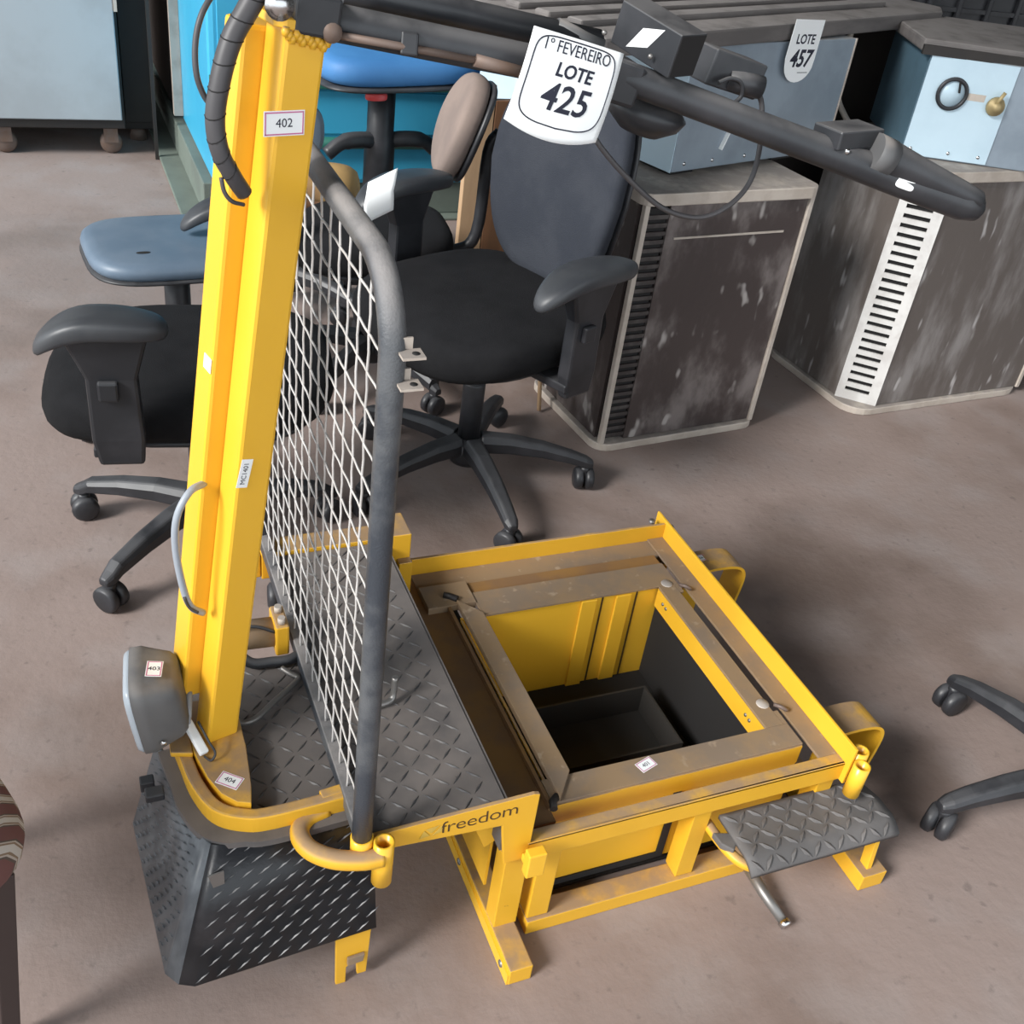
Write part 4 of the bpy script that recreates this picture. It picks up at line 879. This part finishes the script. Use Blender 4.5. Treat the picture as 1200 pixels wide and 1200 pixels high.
obj('slab_body', MB().prism([(0.0,0.0),(0.75,-0.02),(0.75,0.45),(0.02,0.45)],0,0.03), SLAB, S2, bevel=0.006)
obj('slab_edge', MB().box((0.0,-0.012,-0.004),(0.75,-0.001,0.018)), DKCAB, S2)
# pipes in the gap
pg = obj('copper_pipe', MB().tube(cat_rom([(2.04,2.50,0.97),(2.035,2.49,0.88),(2.03,2.47,0.80),(2.03,2.42,0.76),(2.035,2.36,0.73)],5),0.008,10), FRAMEM); tag(pg, 'pale bent pipe standing in the gap between the two housings', 'pipe')
# backing between the two
gb = thing('dark_cabinet', 'dark cabinet in the gap behind the two condenser units', 'cabinet', (1.90,2.72,0))
obj('body', MB().box((0,0,0.0),(0.55,0.40,0.96)), DKCAB, gb, bevel=0.006)
obj('door', MB().box((0.02,-0.012,0.05),(0.53,0.0,0.93)), DKCAB, gb, bevel=0.004)
# black ribbed crate far at the top right
cr_ = thing('ribbed_crate', 'black ribbed plastic crate behind the short slab at the top right', 'crate', (2.50,2.80,0.0), math.radians(-8))
obj('crate_body', MB().box((0,0,0.0),(0.85,0.35,1.10)), BLKP, cr_, bevel=0.01)
for i in range(8): obj('crate_rib', MB().box((0.03+0.105*i,-0.016,0.05),(0.045+0.105*i,0.0,1.08)), BLKP, cr_, bevel=0.003)
for z in (0.92,0.98,1.04): obj('crate_band', MB().box((0.0,-0.012,z),(0.85,0.0,z+0.012)), BLKP, cr_)
# pale blue sheet-metal freezer behind the chairs
fz = thing('chest_freezer', 'pale blue metal chest behind the wooden boards', 'freezer', (1.215,2.80,0), math.radians(0))
obj('body', MB().box((0,0,0.03),(0.46,0.29,0.80)), SHEETL, fz, bevel=0.012)
obj('lid', MB().box((-0.008,-0.008,0.803),(0.468,0.298,0.875)), SHEETL, fz, bevel=0.014)
obj('plinth', MB().box((0.02,0.02,0),(0.44,0.27,0.03)), DARK, fz)
# boards
w1 = obj('wooden_board', MB().box((1.065,2.74,0),(1.135,2.765,0.73)), WOODB, bevel=0.002); tag(w1, 'narrow upright beige wooden board behind the centre chair', 'board', 'boards behind the centre chair')
w2 = obj('wooden_board', MB().box((1.137,2.74,0),(1.33,2.765,0.69)), WOODD, bevel=0.002); tag(w2, 'wide dark brown upright wooden board behind the centre chair', 'board', 'boards behind the centre chair')

# lot tag 457 on the housing
t457 = thing('lot_card', 'white lot tag reading LOTE 457 taped to the blue grey housing', 'tag', (1.6980, 2.2350, 0.9573), math.radians(17.5))
F = Matrix.Rotation(math.pi/2,4,'X') @ Matrix.Rotation(math.radians(-2),4,'Z')
out = [(-0.056,0.066),(0.056,0.066),(0.056,-0.02)] + [(0.056*math.cos(a)-0.0, -0.03-0.045*math.sin(a)) for a in [math.pi*q/12 for q in range(1,12)]] + [(-0.060,-0.02)]
obj('paper', MB().prism(out, 0.0, 0.0008, F), PAPER, t457)
text('lettering', 'LOTE', 0.030, F @ Matrix.Translation((0,0.022,0.001)), INK, t457, bold=0.0006)
text('lettering', '457', 0.054, F @ Matrix.Translation((0,-0.022,0.001)), INK, t457, bold=0.0014, shear=0.12)
obj('printed_line', MB().box((0.0,-0.053,0.0008),(0.04,-0.0515,0.0012),F), INK, t457)

# ------------------------------------------------------------------ far left background
cb = thing('steel_cabinet', 'pale grey steel cabinet on small casters at the far left', 'cabinet', (-0.75,4.43,0))
obj('body', MB().box((0,0.012,0.105),(1.055,0.6,1.25)), DKCAB, cb, bevel=0.004)
obj('door', MB().box((0.0,0,0.14),(1.045,0.012,1.24)), CABP, cb, bevel=0.004)
for x in (0.62,1.0,1.04):
    for y in (0.06,0.52):
        M = Matrix.Translation((x,y,0.042)) @ Matrix.Rotation(math.pi/2,4,'X')
        if x == 1.04: continue
        obj('caster', MB().lathe([(0,-0.018),(0.034,-0.018),(0.042,-0.010),(0.042,0.010),(0.034,0.018),(0,0.018)],18,M).box((-0.02,-0.02,0.05),(0.02,0.02,0.09),Matrix.Translation((x,y,0.0))).box((-0.026,-0.024,0.045),(0.026,-0.02,0.126),Matrix.Translation((x,y,0))), RUST, cb)
obj('hinge', MB().box((1.046,-0.004,0.53),(1.058,0.012,0.60)), FRAMEM, cb)
dc = thing('dark_locker', 'narrow black locker between the grey cabinet and teal container', 'cabinet', (0.315,4.62,0))
obj('body', MB().box((0,0.012,0.05),(0.115,0.6,1.3)), DKCAB, dc, bevel=0.004)
obj('door', MB().box((0.004,0,0.08),(0.111,0.012,1.28)), DKCAB, dc, bevel=0.003)
obj('foot', MB().lathe([(0,0),(0.035,0),(0.030,0.05),(0,0.05)],16,Matrix.Translation((0.055,0.06,0))), RUST, dc)
# teal container
tc = thing('teal_container', 'large bright teal container on a grey green base behind the mast', 'container', (0.525,3.72,0))
obj('base', MB().box((-0.105,-0.03,0),(1.20,1.75,0.012)).box((-0.03,0.02,0.012),(1.14,1.72,0.13)), GREEN, tc, bevel=0.004)
obj('shell', MB().box((0.0,0.0,0.13),(1.12,1.70,1.45)), TEAL, tc, bevel=0.02)
obj('front_panel', MB().box((0.03,-0.006,0.31),(1.09,0.0,0.455)), TEAL, tc, bevel=0.003)
obj('front_panel', MB().box((0.03,-0.006,0.50),(1.09,0.0,1.40)), TEAL, tc, bevel=0.003)
obj('green_rail', MB().box((0.0,-0.028,0.465),(1.12,0.0,0.495)), GREENP, tc, bevel=0.003)
obj('green_pipe', MB().tube([(0.0,-0.022,0.285),(1.12,-0.022,0.285)],0.020,14), GREENP, tc)
obj('side_grating', MB().box((-0.025,0.75,0.16),(0.0,1.70,1.40)), DKCAB, tc, bevel=0.004)
obj('grating_edge', MB().box((-0.035,0.72,0.16),(-0.0005,0.75,1.40)), FRAMEM, tc)
gp = obj('support_post', MB().box((0.405,4.40,0.0),(0.418,4.413,1.3)), DKCAB); tag(gp, 'thin dark post standing at the corner beside the black locker', 'post')
